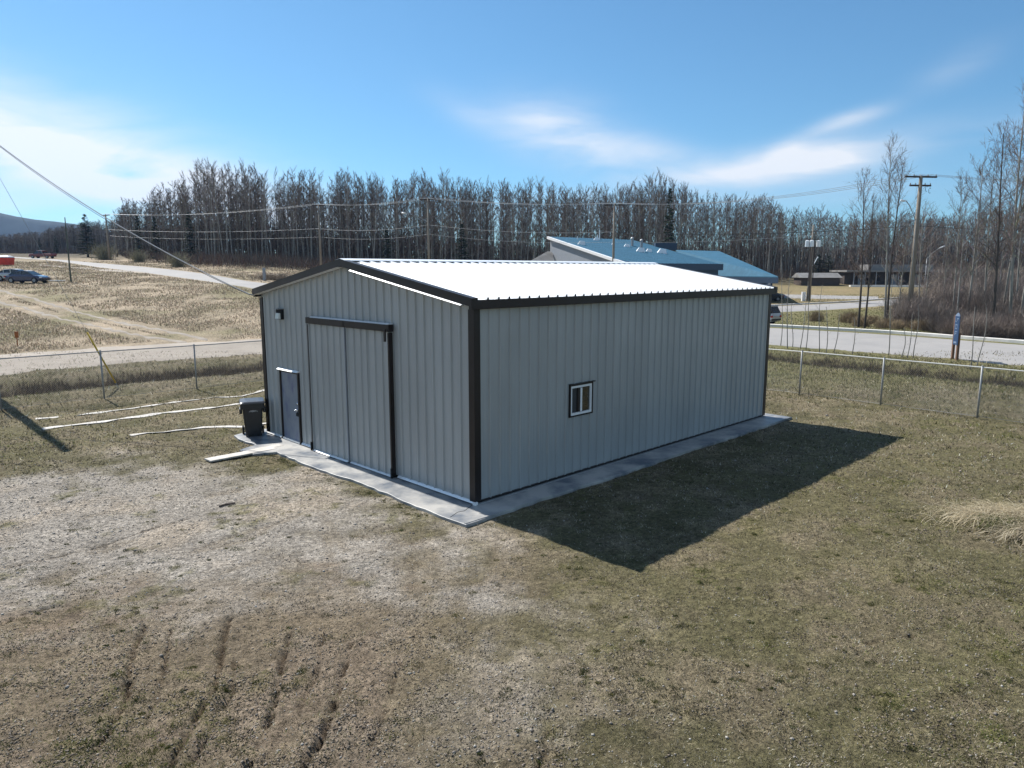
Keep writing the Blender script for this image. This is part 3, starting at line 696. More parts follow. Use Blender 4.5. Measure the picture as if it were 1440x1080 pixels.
# two small lines of worn white lettering on the front
mb = MB(); random.seed(3)
for row, (z, h_, x0, x1) in enumerate(((.795, .016, -.06, .08), (.765, .026, -.10, .12))):
    x_ = x0
    while x_ < x1:
        w_ = random.uniform(.010, .018); yy = -.331
        mb.box((x_, yy-.008, z), (x_+.004, yy-.001, z+h_)); mb.box((x_+.0045, yy-.008, z+h_-.004), (x_+w_, yy-.001, z+h_)); 
        if random.random() < .6: mb.box((x_+.0045, yy-.008, z), (x_+w_, yy-.001, z+.004))
        if random.random() < .5: mb.box((x_+w_-.004, yy-.008, z+.0045), (x_+w_, yy-.001, z+h_-.0045))
        x_ += w_+.007
mb.build('lettering', M['white'], B_)
random.seed(11)

# ------------------------------------------------------------------ boards and strips on the grass
def strip_thing(name, pxs, width, th, label, cat, group=None, wav=.03, lift=.004, mm='pale', seg=.35):
    P = dens([g2(*p) for p in pxs], seg); o0 = P[0]; mb = MB(); rings = []
    for i, p in enumerate(P):
        d = (P[min(i+1, len(P)-1)]-P[max(i-1, 0)]).normalized(); n_ = Vector((-d.y, d.x)); p = p+n_*random.uniform(-wav, wav)
        wq = width*(1+random.uniform(-.25, .25)*(wav > .01)); tl = random.uniform(-.012, .012)*(wav > .01)
        q = []
        for s_, zz in ((-1, 0), (1, 0), (1, th), (-1, th)):
            c_ = p+n_*wq/2*s_; q.append(Vector((c_.x-o0.x, c_.y-o0.y, SZ(c_.x, c_.y)+lift+zz+tl*s_+(random.uniform(0, .018) if wav > .01 else 0))))
        rings.append(q)
    mb.loft(rings); return mb.build(name, M[mm], location=None) if False else (lambda ob: (setattr(ob, 'location', (o0.x, o0.y, 0)), tag(ob, label, cat, group))[0])(mb.build(name, M[mm]))
strip_thing('pale_strip', [(50, 590), (82, 588)], .17, .012, 'short white strip lying on the grass, nearest the fence at its left end', 'strip', 'white strips lying on the grass', seg=.22)
strip_thing('pale_strip', [(108, 585), (200, 573), (300, 560), (340, 558), (376, 548)], .17, .012, 'wavy white strip on the grass, the farthest one toward the gravel road', 'strip', 'white strips lying on the grass', wav=.05)
strip_thing('pale_strip', [(60, 605), (130, 595), (230, 582), (335, 569), (372, 565)], .22, .012, 'longest white strip on the grass, running behind the black bin', 'strip', 'white strips lying on the grass', wav=.03)
strip_thing('pale_strip', [(183, 614), (230, 608), (285, 601), (340, 601), (378, 595)], .17, .012, 'thin white strip on the grass, nearest of the strips to the gravel', 'strip', 'white strips lying on the grass', wav=.03)
strip_thing('plank', [(292, 650), (385, 631)], .34, .04, 'bare pale plank lying on the ground in front of the black bin', 'plank', wav=0, lift=.03, seg=3)
strip_thing('plank', [(345, 637.5), (395, 627)], .26, .04, 'shorter pale plank beside the long one, between it and the bin', 'plank', wav=0, lift=.03, seg=3)
strip_thing('broken_stick', [(308, 713), (318, 710.5), (331, 709.5)], .04, .03, 'dark broken stick lying on the gravel in front of the sliding doors', 'stick', wav=.02, lift=0, mm='darkwood', seg=.1)

# ------------------------------------------------------------------ plants: blades (numpy)
def blades(P, length, width, lean, az, col, curve=.0, jit=.25):
    """single triangles: P(n,3) base; length,width,lean(rad from vertical),az arrays"""
    n = len(P); d = np.stack([np.sin(lean)*np.cos(az), np.sin(lean)*np.sin(az), np.cos(lean)], 1); a2 = az+rng.uniform(0.6, 2.5, n)
    s = np.stack([np.cos(a2), np.sin(a2), np.zeros(n)], 1)*width[:, None]/2
    V = np.stack([P-s, P+s, P+d*length[:, None]], 1).reshape(-1, 3)
    F = np.arange(3*n).reshape(-1, 3); c = col*(1+rng.uniform(-jit, jit, (n, 1))); C = np.repeat(c, 3, 0)
    return V, F, np.clip(C, .004, .9)
def palette(cols, n, wts=None): return np.array(cols)[rng.choice(len(cols), n, p=wts)]
def pts_near(n, y0, y1, k=1.0, pw=1.0):
    """ground points, thinning with distance, inside the visible wedge plus a margin"""
    u = rng.random(n); y = (y0**-pw+u*(y1**-pw-y0**-pw))**(-1/pw)
    x = rng.uniform(-.86, .86, n)*(y+3)*k; return x, y
def offshed(x, y, m=.95):
    lx_, ly_ = (x-SC0.x)*U.x+(y-SC0.y)*U.y, (x-SC0.x)*Vv.x+(y-SC0.y)*Vv.y
    return ~((lx_ > -m-.05) & (lx_ < SL+.6) & (ly_ > -m+.17) & (ly_ < SW+.9))
# near turf
N = 520000
x, y = pts_near(N, 6.2, 43, pw=.75); ok = offshed(x, y); x, y = x[ok], y[ok]
a1, a2, a3, a4, gv, rt, tr_, pt, _, _ = zones(x, y)
dn = np.clip((1-gv)*(.35+.9*sstep(.35, .6, a2))+.16*pt+.03, 0, 1)*(1-rt)
dn *= np.where((x < 1.2) & (y < 14.5), .60, 1)
k = rng.random(len(x)) < dn; x, y, a1, a3, pt, gv = x[k], y[k], a1[k], a3[k], pt[k], gv[k]
n = len(x); d_ = np.hypot(x, y); sc = np.maximum(1, d_/11)
cols = palette([(.40, .35, .245), (.26, .225, .15), (.17, .16, .085), (.56, .52, .42), (.13, .13, .055), (.07, .055, .04)], n, [.24, .22, .19, .10, .10, .15])
gcol = palette([(.10, .125, .035), (.15, .16, .05), (.19, .185, .07)], n); gm = rng.random(n) < np.clip(pt*.65+.25*sstep(.5, .72, a3), 0, 1); cols[gm] = gcol[gm]
cols = cols*(.35+1.35*sstep(.25, .75, fbm(x, y, .16, 3, 512)))[:, None]*1.05
V, F_, C = blades(np.stack([x, y, surf(x, y)-.004], 1), rng.uniform(.02, .06, n)*sc, rng.uniform(.006, .014, n)*sc, rng.uniform(.55, 1.45, n), rng.uniform(0, 6.28, n), cols)
link('short_grass', npmesh('short_grass', V, F_, M['veg'], col=C), kind='stuff', label='short matted dry grass covering the yard', cat='grass')
# green tufts and moss cushions
n0 = 4200; x, y = pts_near(n0, 6.5, 30, pw=.6); ok = offshed(x, y, 1.1)
tz = zones(x, y); k = ok & (rng.random(n0) < (.13+.8*tz[7]+.42*sstep(.52, .64, tz[0])*(1-tz[4])*np.exp(-((x-1.6)/2.6)**2))); x, y = x[k], y[k]
edge = np.array([[shed(-1.02-random.uniform(0, .25), t_)[:2]] for t_ in np.concatenate([rng.uniform(.3, 7, 40), rng.uniform(5.5, 7.4, 20)])]).reshape(-1, 2)
fixed = np.array([g2(*p) for p in ((265, 938), (248, 972), (262, 978), (560, 1018), (545, 1040), (775, 1035), (318, 770), (330, 772), (100, 745), (122, 742), (640, 864), (660, 835), (72, 818), (90, 822), (150, 880), (165, 890), (860, 980), (900, 905), (880, 870), (840, 855), (1225, 850), (1120, 940), (480, 690), (540, 702), (562, 703), (575, 709))])
x = np.concatenate([x, edge[:, 0], fixed[:, 0], fixed[:, 0]+.05]); y = np.concatenate([y, edge[:, 1], fixed[:, 1], fixed[:, 1]+.04])
m_ = 95; cx = np.repeat(x, m_); cy = np.repeat(y, m_); r_ = np.repeat(np.where(rng.random(len(x)) < .15, rng.uniform(.10, .20, len(x)), rng.uniform(.02, .10, len(x))), m_)*np.sqrt(rng.random(len(cx)))*1.3; th = rng.uniform(0, 6.28, len(cx))
bx, by = cx+r_*np.cos(th), cy+r_*np.sin(th)*.8; n = len(bx)
cc = np.repeat(palette([(.085, .11, .03), (.13, .14, .04), (.17, .165, .06), (.07, .085, .03)], len(x)), m_, 0)
V, F_, C = blades(np.stack([bx, by, surf(bx, by)-.003], 1), rng.uniform(.012, .038, n), rng.uniform(.005, .010, n), rng.uniform(.3, 1.3, n), rng.uniform(0, 6.28, n), cc, jit=.4)
C = C*.9
link('green_tufts', npmesh('green_tufts', V, F_, M['veg'], col=C), kind='stuff', label='small green tufts of grass and moss dotted over the gravel', cat='grass')
# pebbles
def pebbles(name, x, y, size, cols, **k):
    n = len(x); base = np.array([(1, 0, 0), (-1, 0, 0), (0, 1, 0), (0, -1, 0), (0, 0, 1), (0, 0, -1)], float); fc = np.array([(0, 2, 4), (2, 1, 4), (1, 3, 4), (3, 0, 4), (2, 0, 5), (1, 2, 5), (3, 1, 5), (0, 3, 5)])
    s = size[:, None]*rng.uniform([.6, .5, .35], [1.2, 1, .7], (n, 3)); a = rng.uniform(0, 6.28, n)
    P = base[None]*rng.uniform(.75, 1.2, (n, 6, 1))*s[:, None]; X_ = P[..., 0]*np.cos(a)[:, None]-P[..., 1]*np.sin(a)[:, None]; Y_ = P[..., 0]*np.sin(a)[:, None]+P[..., 1]*np.cos(a)[:, None]
    V = np.stack([X_+x[:, None], Y_+y[:, None], P[..., 2]+(surf(x, y)+s[:, 2]*.3)[:, None]], -1).reshape(-1, 3)
    F = (fc[None]+6*np.arange(n)[:, None, None]).reshape(-1, 3)
    return link(name, npmesh(name, V, F, M['stone'], col=np.repeat(cols*(1+rng.uniform(-.22, .22, (n, 1))), 6, 0)), **k)
n0 = 110000; x, y = pts_near(n0, 6.2, 28, pw=.8); ok = offshed(x, y); x, y = x[ok], y[ok]; tz = zones(x, y)
k = rng.random(len(x)) < (tz[4]*.75+.035); x, y = x[k], y[k]; n = len(x); d_ = np.hypot(x, y)
pebbles('gravel', x, y, rng.uniform(.006, .017, n)*np.maximum(1, d_/12)*(1+(rng.random(n) < .04)*1.0), palette([(.42, .39, .35), (.32, .29, .26), (.5, .47, .43), (.22, .19, .17), (.38, .32, .26), (.62, .60, .56)], n, [.3, .24, .16, .14, .12, .04]),
        kind='stuff', label='loose grey and buff gravel spread in front of the shed doors', cat='gravel')
n0 = 60000; x, y = pts_near(n0, 6.2, 22, pw=1.0); ok = offshed(x, y); x, y = x[ok], y[ok]; tz = zones(x, y)
k = rng.random(len(x)) < (1-tz[4])*(.35+.6*sstep(1.5, -1.5, x))*sstep(.3, .6, tz[1]); x, y = x[k], y[k]; n = len(x)
pebbles('soil_crumbs', x, y, rng.uniform(.008, .024, n)*np.maximum(1, np.hypot(x, y)/12), palette([(.22, .18, .14), (.30, .25, .20), (.15, .12, .095), (.36, .31, .25)], n), kind='stuff', label='crumbs of bare brown soil scattered over the worn turf', cat='soil')
n0 = 420; x, y = pts_near(n0, 6.2, 26, pw=.8); ok = offshed(x, y); x, y = x[ok], y[ok]; n = len(x)
pebbles('scattered_stones', x, y, rng.uniform(.010, .028, n)*np.where(rng.random(n) < .12, 1.5, 1), palette([(.52, .49, .44), (.40, .37, .33), (.28, .25, .22)], n), kind='stuff', label='larger pale stones lying here and there on the yard', cat='stones')
# long dry grass of the field, road verges and ditches
def field(name, n, fn, hgt, wid, cols, lean=(.1, .9), **k):
    x, y = fn(n); n = len(x); d_ = np.hypot(x, y); s = np.maximum(1, d_/30)
    V, F_, C = blades(np.stack([x, y, surf(x, y)-.02], 1), rng.uniform(*hgt, n), rng.uniform(*wid, n)*s, rng.uniform(*lean, n), rng.uniform(0, 6.28, n), palette(cols, n), jit=.3)
    link(name, npmesh(name, V, F_, M['veg'], col=C), **k)
ROADS_A = np.vstack([smooth2(resample(RA, 200))[::-1], smooth2(resample(RB, 200))]); GR = np.vstack([smooth2(resample(ga, 100))[::-1], smooth2(resample(gb, 100))])
SIDE = np.vstack([smooth2(resample(sa, 60))[::-1], smooth2(resample(sb, 60))])
TRK = [resample([g2(*p) for p in tp_], 40) for tp_ in ([(292, 478), (230, 465), (160, 452), (100, 437), (40, 418), (-20, 404)], [(262, 482), (205, 474), (150, 462), (92, 450), (30, 432), (-30, 417)])]
def offroad(x, y):
    ok = ~inpoly(x, y, ROADS_A) & ~inpoly(x, y, GR) & ~inpoly(x, y, SIDE)
    for t_ in TRK: ok &= segdist(x, y, [tuple(p) for p in t_[::4]]) > .9
    return ok
def f_left(n):
    y = rng.uniform(42, 140, n); x = rng.uniform(-.82, -.05, n)*y; k = offroad(x, y) & (rng.random(n) < sstep(.30, .6, fbm(x, y, 3.0, 4, 210))*.9+.1) & (rng.random(n) < 42/y+.25); return x[k], y[k]
field('dry_field_grass', 300000, f_left, (.06, .24), (.02, .045), [(.55, .46, .35), (.45, .38, .28), (.36, .30, .22), (.62, .55, .44), (.24, .19, .15), (.33, .24, .17), (.24, .24, .13)], kind='stuff', label='tall straw coloured dead grass over the field beyond the gravel road', cat='grass')
def f_right(n):
    y = rng.uniform(27, 120, n); x = rng.uniform(.2, .9, n)*y; k = offroad(x, y) & (rng.random(n) < 30/y+.2); return x[k], y[k]
field('verge_grass', 120000, f_right, (.05, .17), (.02, .045), [(.16, .18, .06), (.28, .25, .14), (.36, .31, .19), (.12, .13, .05)], kind='stuff', label='greenish rough grass on the verges beside the paved road', cat='grass')
def f_ditch(n):
    out = []
    for pts, dep, wd in DITCH:
        P = resample(pts, 200); i = rng.integers(0, 200, n//2); out.append(P[i]+rng.normal(0, wd*.62, (n//2, 2))*[.7, 1])
    o = np.vstack(out); x, y = o[:, 0], o[:, 1]; k = offroad(x, y) & offshed(x, y) & (rng.random(n//2*2) < sstep(.35, .55, fbm(x, y, .8, 3, 222))*.95+.1); return x[k], y[k]
field('ditch_weeds', 60000, f_ditch, (.10, .42), (.012, .03), [(.10, .08, .062), (.15, .12, .09), (.07, .055, .045), (.22, .18, .13)], lean=(.1, 1.1), kind='stuff', label='tangled dark dead weeds lining the ditches beside the roads', cat='weeds')
# lodged straw clump at the right edge
c = G(1425, 745); rb_ = []
e = empty('straw_clump', (c.x, c.y, SZ(c.x, c.y)), label='pale clump of long lodged straw at the right edge of the yard', cat='grass clump')
mbv = []; cl = []
def arcblades(n, cx, cy, sx, sy, L, az0, cols, name):
    V = []; F = []; C = []; b = 0
    for i in range(n):
        x0, y0 = cx+random.gauss(0, sx), cy+random.gauss(0, sy); az = az0+random.gauss(0, 1.0); l = L*random.uniform(.3, 1.2); w_ = random.uniform(.002, .005); up = random.uniform(.02, .20)
        pts = [(x0+math.cos(az)*l*t, y0+math.sin(az)*l*t, .01+up*math.sin(t*math.pi*.9)+.02*random.random()) for t in (0, .35, .7, 1)]
        nx_, ny_ = -math.sin(az)*w_, math.cos(az)*w_
        for p in pts: V += [(p[0]-nx_, p[1]-ny_, p[2]), (p[0]+nx_, p[1]+ny_, p[2])]
        F += [(b+2*j, b+2*j+1, b+2*j+3, b+2*j+2) for j in range(3)]; b += 8
        q = np.array(random.choice(cols))*random.uniform(.75, 1.25); C += [q]*8
    link(name, npmesh(name, V, F, M['veg'], col=np.array(C)), e)
arcblades(3400, .45, .50, .55, .26, .6, R(165), [(.74, .66, .48), (.64, .55, .38), (.50, .42, .28)], 'straw')
arcblades(1500, .45, -.35, .35, .16, .7, R(195), [(.70, .62, .46), (.56, .48, .34), (.30, .26, .17)], 'straw')
arcblades(900, -.05, .05, .25, .16, .35, R(150), [(.13, .16, .05), (.09, .11, .04), (.24, .22, .10)], 'green_blades')

# ------------------------------------------------------------------ fences
def fence(bases, h, label, rail_m):
    e = empty('chain_link_fence', (bases[0][0], bases[0][1], 0), label=label, cat='fence'); O = Vector((bases[0][0], bases[0][1], 0))
    P = [Vector((b[0], b[1], SZ(b[0], b[1])))-O for b in bases]
    pm = MB(); pm.tube([(0, 0, -.1), (0, 0, h+.02)], .032, 8); pm.tube([(0, 0, h+.02), (0, 0, h+.05)], [.036, .015], 8); pme = pm.mesh('post', M['galv'], True)
    for p in P:
        o = link('post', pme, e); o.location = p
    mb = MB(); mb.tube([p+Vector((0, 0, h-.02)) for p in P], .022, 6); mb.build('top_rail', rail_m, e)
    mb = MB(); mb.tube([p+Vector((0, 0, .06)) for p in P], .006, 4); mb.build('tension_wire', M['galv'], e)
    V = []; F = []
    for a, b in zip(P[:-1], P[1:]):
        L = (b-a).length; ux = (b-a)/L; hh = h-.08; nrm = Vector((-ux.y, ux.x, 0)); cell = .075
        for fam in (0, 1):
            k = -hh
            while k < L:
                s0, s1 = k, k+hh; z0, z1 = 0, hh
                if s0 < 0: z0 = -s0; s0 = 0
                if s1 > L: z1 = hh-(s1-L); s1 = L
                if s1-s0 > .05:
                    if fam: s0, s1 = L-s0, L-s1
                    A = a+ux*s0+Vector((0, 0, .05+z0)); B = a+ux*s1+Vector((0, 0, .05+z1)); A.z += (b.z-a.z)*s0/L; B.z += (b.z-a.z)*s1/L; t = .0032
                    o3 = [nrm*t, Vector((0, 0, 1))*t-nrm*t*.5, Vector((0, 0, -1))*t-nrm*t*.5]; q = len(V)
                    V += [tuple(A+o_) for o_ in o3]+[tuple(B+o_) for o_ in o3]
                    F += [(q, q+1, q+4, q+3), (q+1, q+2, q+5, q+4), (q+2, q, q+3, q+5)]
                k += cell
    link('mesh_fabric', npmesh('mesh_fabric', V, F, M['galv']), e, kind='stuff')
pL, pM, pN = G(2, 577), G(147, 562), G(277, 547)
dd_ = (pN-pM); pts_ = [pM-dd_*3.2, pM-dd_*2.1, pL, pM, pN, pN+dd_*1.15, pN+dd_*2.3]
fence([(p.x, p.y) for p in pts_], 1.86, 'grey chain link fence along the ditch on the left of the yard', M['galv'])
q0, q1, q2 = G(1124, 555), G(1238, 570), G(1374, 588); dd2 = (q2-q0)/2
pts_ = [q0-dd2*4, q0-dd2*3, q0-dd2*2, q0-dd2, q0, q1, q2, q2+dd2, q2+dd2*2]
M['rail'] = mat('bright_galvanised_rail', (.70, .70, .68), .4, .2)
fence([(p.x, p.y) for p in pts_], 1.75, 'chain link fence with bright top rail along the road side on the right', M['rail'])

# ------------------------------------------------------------------ utility poles
def pole(px, depth, ztop, label, arms=((.25, 1.5),), group='wooden utility poles along the road', lean=0, armaz=None, r=.15, insul=True):
    b = AT(px, depth) if not isinstance(px, Vector) else px
    e = empty('utility_pole', b, 0 if armaz is None else armaz, label=label, cat='utility pole', group=group); h = ztop-b.z
    mb = MB(); mb.tube([(0, 0, -.3), (0, 0, h*.5), (0, 0, h)], [r*1.25, r*1.05, r*.75], 10); mb.build('shaft', M['pole'], e, smooth=True)
    for dz, hw in arms:
        mb = MB(); mb.box((-hw, -.07, h-dz-.07), (hw, .07, h-dz+.07)); mb.build('crossarm', M['darkwood'], e)
        if insul:
            for s_ in (-.95, -.45, .45, .95):
                mb = MB(); mb.tube([(s_*hw, 0, h-dz+.07), (s_*hw, 0, h-dz+.13), (s_*hw, 0, h-dz+.22)], [.03, .055, .03], 6); mb.build('insulator', M['galv'], e)
    return e, b, h
def lamparm(e, pts, hd):
    mb = MB(); mb.tube(pts, .035, 6); mb.build('lamp_arm', M['galv'], e)
    p = Vector(pts[-1]); q = Vector(hd)
    mb = MB(); mb.tube([p, p+(q-p)*.3, p+(q-p)*.8, q], [.04, .08, .09, .04], 8); mb.build('lamp_head', M['flash'], e, smooth=True)
POLES = {}
e, b, h = pole(1277, 65.5, 13.2, 'tall wooden pole with two dark crossarms and lamp arm, right of the road', arms=((.1, 1.5), (.85, 1.0)), armaz=R(6), r=.2); POLES['A'] = (b, h)
lamparm(e, [(-.1, 0, h-4.0), (-.45, 0, h-3.3), (-.85, 0, h-2.6), (-1.2, 0, h-2.2)], (-1.75, 0, h-2.15))
for k_, (dx, dz) in enumerate(((.62, -1.0), (.95, -1.15))):
    mb = MB(); mb.tube([(dx+.1*math.cos(R(a)), 0, h+dz-.12+.24*math.sin(R(a))) for a in range(40, 330, 30)], .02, 5); mb.build('cable_loop', M['blackwire'], e)
mb = MB(); mb.tube([(-.17, -.1, 2.2), (-.14, -.1, h-3)], .03, 6); mb.build('conduit', M['galv'], e)
e, b, h = pole(861, 91, ZT(290, 91), 'wooden pole standing up in front of the blue roofed building', arms=((.15, 1.25),), armaz=R(-8)); POLES['B'] = (b, h)
e, b, h = pole(604, 100, ZT(283, 100), 'wooden pole with a long lamp arm reaching left, above the shed ridge', arms=((.1, 1.2),), armaz=R(-20), r=.14); POLES['C'] = (b, h)
lamparm(e, [(0, 0, h-3.2), (-1.2, 0, h-2.5), (-2.4, 0, h-2.1), (-3.4, 0, h-1.85)], (-4.1, 0, h-1.8))
e, b, h = pole(452, 112, ZT(291, 112), 'wooden pole against the wood behind the left slope of the shed roof', arms=((.1, 1.2),), armaz=R(-25)); POLES['D'] = (b, h)
e, b, h = pole(154, 148, ZT(304, 148), 'distant wooden pole beside the dark spruce at the far left bend', arms=((.2, 1.3),), armaz=R(-30), r=.17); POLES['E'] = (b, h)
e, b, h = pole(165, 175, ZT(311, 175), 'second distant wooden pole just right of the one near the dark spruce', arms=(), armaz=0, r=.17)
e, b, h = pole(Vector((86, 76, 0)), 76, 13.2, 'wooden pole carrying the line on past the right of the wood', arms=((.1, 1.5), (.85, 1.0)), armaz=R(6), r=.2); POLES['R'] = (b, h)
# pole with three transformers
b = AT(1137, 104)
e = empty('transformer_pole', b, 0, label='stout grey pole carrying three white transformer cans by the side road', cat='utility pole'); h = ZT(318, 104)-b.z
mb = MB(); mb.tube([(0, 0, -.3), (0, 0, h*.6), (0, 0, h)], [.28, .2, .1], 10); mb.build('shaft', M['pole'], e, smooth=True)
zc = ZT(343, 104)-b.z
for dx, dy in ((-.75, -.1), (-.25, -.45), (.85, -.1)):
    mb = MB(); mb.tube([(dx, dy, zc-.5), (dx, dy, zc+.35), (dx, dy, zc+.45)], [.28, .28, .12], 12); c_ = mb.build('transformer_can', M['flash'], e, smooth=False)
    mb = MB(); mb.tube([(dx, dy, zc+.45), (dx, dy, zc+.75)], .04, 5); mb.build('bushing', M['darkwood'], c_)
mb = MB(); mb.box((-1.0, -.06, zc+.5), (1.05, .06, zc+.6)); mb.build('crossarm', M['darkwood'], e)
for dx in (-.35, -.12, .3):
    mb = MB(); mb.tube([(dx, -.25, 0 if dx < .2 else 3.0), (dx*.8, -.25, zc-.5)], .06, 6); mb.build('cable_riser', M['darkwood'], e)
mb = MB(); mb.tube([(.25, -.1, zc-3.2), (.9, -.1, zc-1.9)], .06, 6); mb.build('brace', M['flash'], e)
mb = MB(); mb.box((-1.15, -.5, -.1), (-.65, -.1, 1.3)); o = mb.build('utility_cabinet', M['white'], bevel=.03); o.location = b; tag(o, 'small white cabinet at the foot of the transformer pole', 'cabinet')
# street lamp on steel pole at the right
b = AT(1298, 100); e = empty('street_lamp', b, 0, label='steel street lamp with a pale head on an arm, right of the tall wooden pole', cat='street lamp'); h = ZT(364, 100)-b.z
mb = MB(); mb.tube([(0, 0, 0), (0, 0, h)], [.085, .05], 8); mb.build('shaft', M['galv'], e, smooth=True); lamparm(e, [(0, 0, h), (.6, 0, h+.7), (1.5, 0, h+1.4)], (2.3, 0, h+1.75))
# thin dark pole in the field
b = G(100, 397); e = empty('signal_pole', b, 0, label='thin dark pole in the field just right of the parked cars', cat='pole'); h = ZT(308, b.y)-b.z
mb = MB(); mb.tube([(0, 0, -.2), (0, 0, h*.4), (0, 0, h)], [.10, .08, .05], 8); mb.build('shaft', mat('dark_green_pole', (.05, .065, .045), .6), e)
# near pole whose shadow falls across the grass, with its guy wire
npb = Vector((-20.85, 28.1, 0)); npb.z = SZ(npb.x, npb.y)
e, b, h = pole(npb, 28, 12.8, 'near wooden pole just outside the left edge that throws the shadow on the grass', arms=(), armaz=R(43), r=.17)
def wire(name, a, b, sag, r, m, label, group=None, n=20, cat='wire'):
    a = Vector(a); b = Vector(b); mb = MB(); pts = []
    for i in range(n+1):
        t = i/n; p = a.lerp(b, t)-a; p.z -= sag*4*t*(1-t); pts.append(p)
    mb.tube(pts, r, 5); o = mb.build(name, m); o.location = a; return tag(o, label, cat, group)
cornerL = shed(-.30, SW+.12, SH-.06)
# height on the near pole so that the drop passes the left edge of the view
def raycol(px, py):
    X_ = (px-720)/FPX; Y_ = (py-540)/FPX; c_, s_ = math.cos(PITCH), math.sin(PITCH); return Vector((X_, c_-Y_*s_, -s_-Y_*c_))
d0 = raycol(0, 203); best = min(((abs((Vector((0, 0, CAM_H))).z+d0.z*(k/10)-1), k) for k in range(10)), default=None)
def drop_z():
    bz_ = None
    for zz in np.arange(7, 12.4, .02):
        A = Vector((npb.x, npb.y, zz)); B = cornerL
        for t in np.linspace(0, 1, 200):
            p = A.lerp(B, t); p.z -= .45*4*t*(1-t); c_, s_ = math.cos(PITCH), math.sin(PITCH); yy = p.y*c_-(p.z-CAM_H)*s_; u_ = p.y*s_+(p.z-CAM_H)*c_
            px = 720+FPX*p.x/yy
            if px >= 0:
                py = 540-FPX*u_/yy
                if bz_ is None or abs(py-205) < bz_[0]: bz_ = (abs(py-205), zz)
                break
    return bz_[1]
zd = drop_z()
wire('service_cable', (npb.x, npb.y, zd), cornerL, .45, .016, M['wire'], 'twisted service cable dropping from upper left to the corner of the shed roof', n=30)
wire('service_cable', (npb.x+.05, npb.y, zd-.05), cornerL-Vector((0, 0, .02)), .50, .008, M['blackwire'], 'thin black cable following the service cable down to the shed corner', n=30)
ga0 = G(167, 546)
ga0.z = SZ(ga0.x, ga0.y)
top = Vector((npb.x, npb.y, 11.2)); wire('guy_wire', ga0, top, 0, .007, M['galv'], 'steel guy wire rising to the upper left from the grass by the fence')
dv = (top-ga0).normalized(); e = empty('guy_guard', ga0, label='yellow plastic guard on the guy wire behind the left fence', cat='guy guard')
mb = MB(); mb.tube([dv*.25, dv*2.6], .035, 8); mb.build('guard', M['yellow'], e, smooth=True)
mb = MB(); mb.tube([dv*-.1, dv*.25], .015, 6); mb.build('anchor_rod', M['galv'], e)
# overhead lines
def T_(k, dx=0, dz=0): b_, h_ = POLES[k]; return Vector((b_.x+dx, b_.y, b_.z+h_+dz))
seq = ['R', 'A', 'B', 'C', 'D', 'E']
for dx, nm in ((-1.1, 'front'), (0, 'middle'), (1.1, 'rear')):
    for a_, b_ in zip(seq[:-1], seq[1:]):
        sg = {'RA': .5, 'AB': 1.0, 'BC': .45, 'CD': .5, 'DE': .8}[a_+b_]
        lab = {'RA': 'high overhead wire running right from the tall two armed pole', 'AB': 'high overhead wire between the tall two armed pole and the pole by the blue roof', 'BC': 'high overhead wire above the shed ridge between two poles', 'CD': 'high overhead wire left of the lamp arm pole', 'DE': 'high overhead wire running off to the far left'}[a_+b_]
        wire('overhead_wire', T_(a_, dx*.9, .1), T_(b_, dx*.9, .1), sg, .017 if a_ != 'R' else .012, M['wire'], lab, 'overhead lines along the road')
low = {'R': -4.5, 'A': -4.35, 'B': -3.4, 'C': -3.5, 'D': -3.6, 'E': -3}
for i_, off in enumerate((0, -1.25)):
    for a_, b_ in zip(seq[:-1], seq[1:]):
        if i_ and a_ in 'R': continue
        wire('telephone_cable', T_(a_, 0, low[a_]+off*(a_ != 'A')), T_(b_, 0, low[b_]+off), .5, .022 if i_ == 0 else .015, M['blackwire'] if a_ in 'R' or (a_ == 'A' and i_ == 0) else M['wire'],
             ('upper' if i_ == 0 else 'lower')+' telephone cable '+{'RA': 'running right from the tall two armed pole', 'AB': 'between the two armed pole and the blue roof pole', 'BC': 'between the blue roof pole and the lamp arm pole', 'CD': 'just left of the lamp arm pole', 'DE': 'reaching off to the far left pole'}[a_+b_], 'telephone cables along the road')

# ------------------------------------------------------------------ sign on the right
sb_ = G(1339, 505); s2_ = G(1351, 508)
e = empty('blue_sign', sb_, math.atan2(s2_.y-sb_.y, s2_.x-sb_.x), label='tall narrow blue sign on two brown posts beside the road', cat='sign')
for px_, nm in ((0, 0), (.50, 1)):
    mb = MB(); mb.box((px_-.06, -.06, -.2), (px_+.06, .06, 2.45 if nm == 0 else 1.5)); mb.build('sign_post', M['post'], e)
mb = MB(); mb.prism([(.10, -.07), (.62, -.07), (.62, -.10), (.10, -.10)], .85, 2.42); board = mb.build('sign_board', M['signblue'], e)
mb = MB(); mb.add([(.12, -.105, 2.425), (.60, -.105, 2.425), (.55, -.105, 2.52), (.37, -.105, 2.62), (.18, -.105, 2.5), (.12, -.07, 2.425), (.60, -.07, 2.425), (.55, -.07, 2.52), (.37, -.07, 2.62), (.18, -.07, 2.5)], [(0, 1, 2, 3, 4), (9, 8, 7, 6, 5)]+[(i, (i+1) % 5, 5+(i+1) % 5, 5+i) for i in range(5)]); mb.build('sign_crest', M['signpale'], e)
def glyph(rects, z):
    mb = MB()
    for x0, z0, x1, z1 in rects: mb.box((.10+x0*.5, -.112, z+z0*.8), (.10+x1*.5, -.102, z+z1*.8))
    return mb.build('sign_mark', M['signpale'], board)
glyph([(.2, 0, .28, .3), (.28, 0, .42, .06), (.52, .2, .85, .28), (.52, .05, .6, .2)], 2.10)
glyph([(.25, 0, .32, .32), (.32, .26, .7, .32), (.62, .0, .7, .26), (.32, 0, .62, .05)], 1.72)
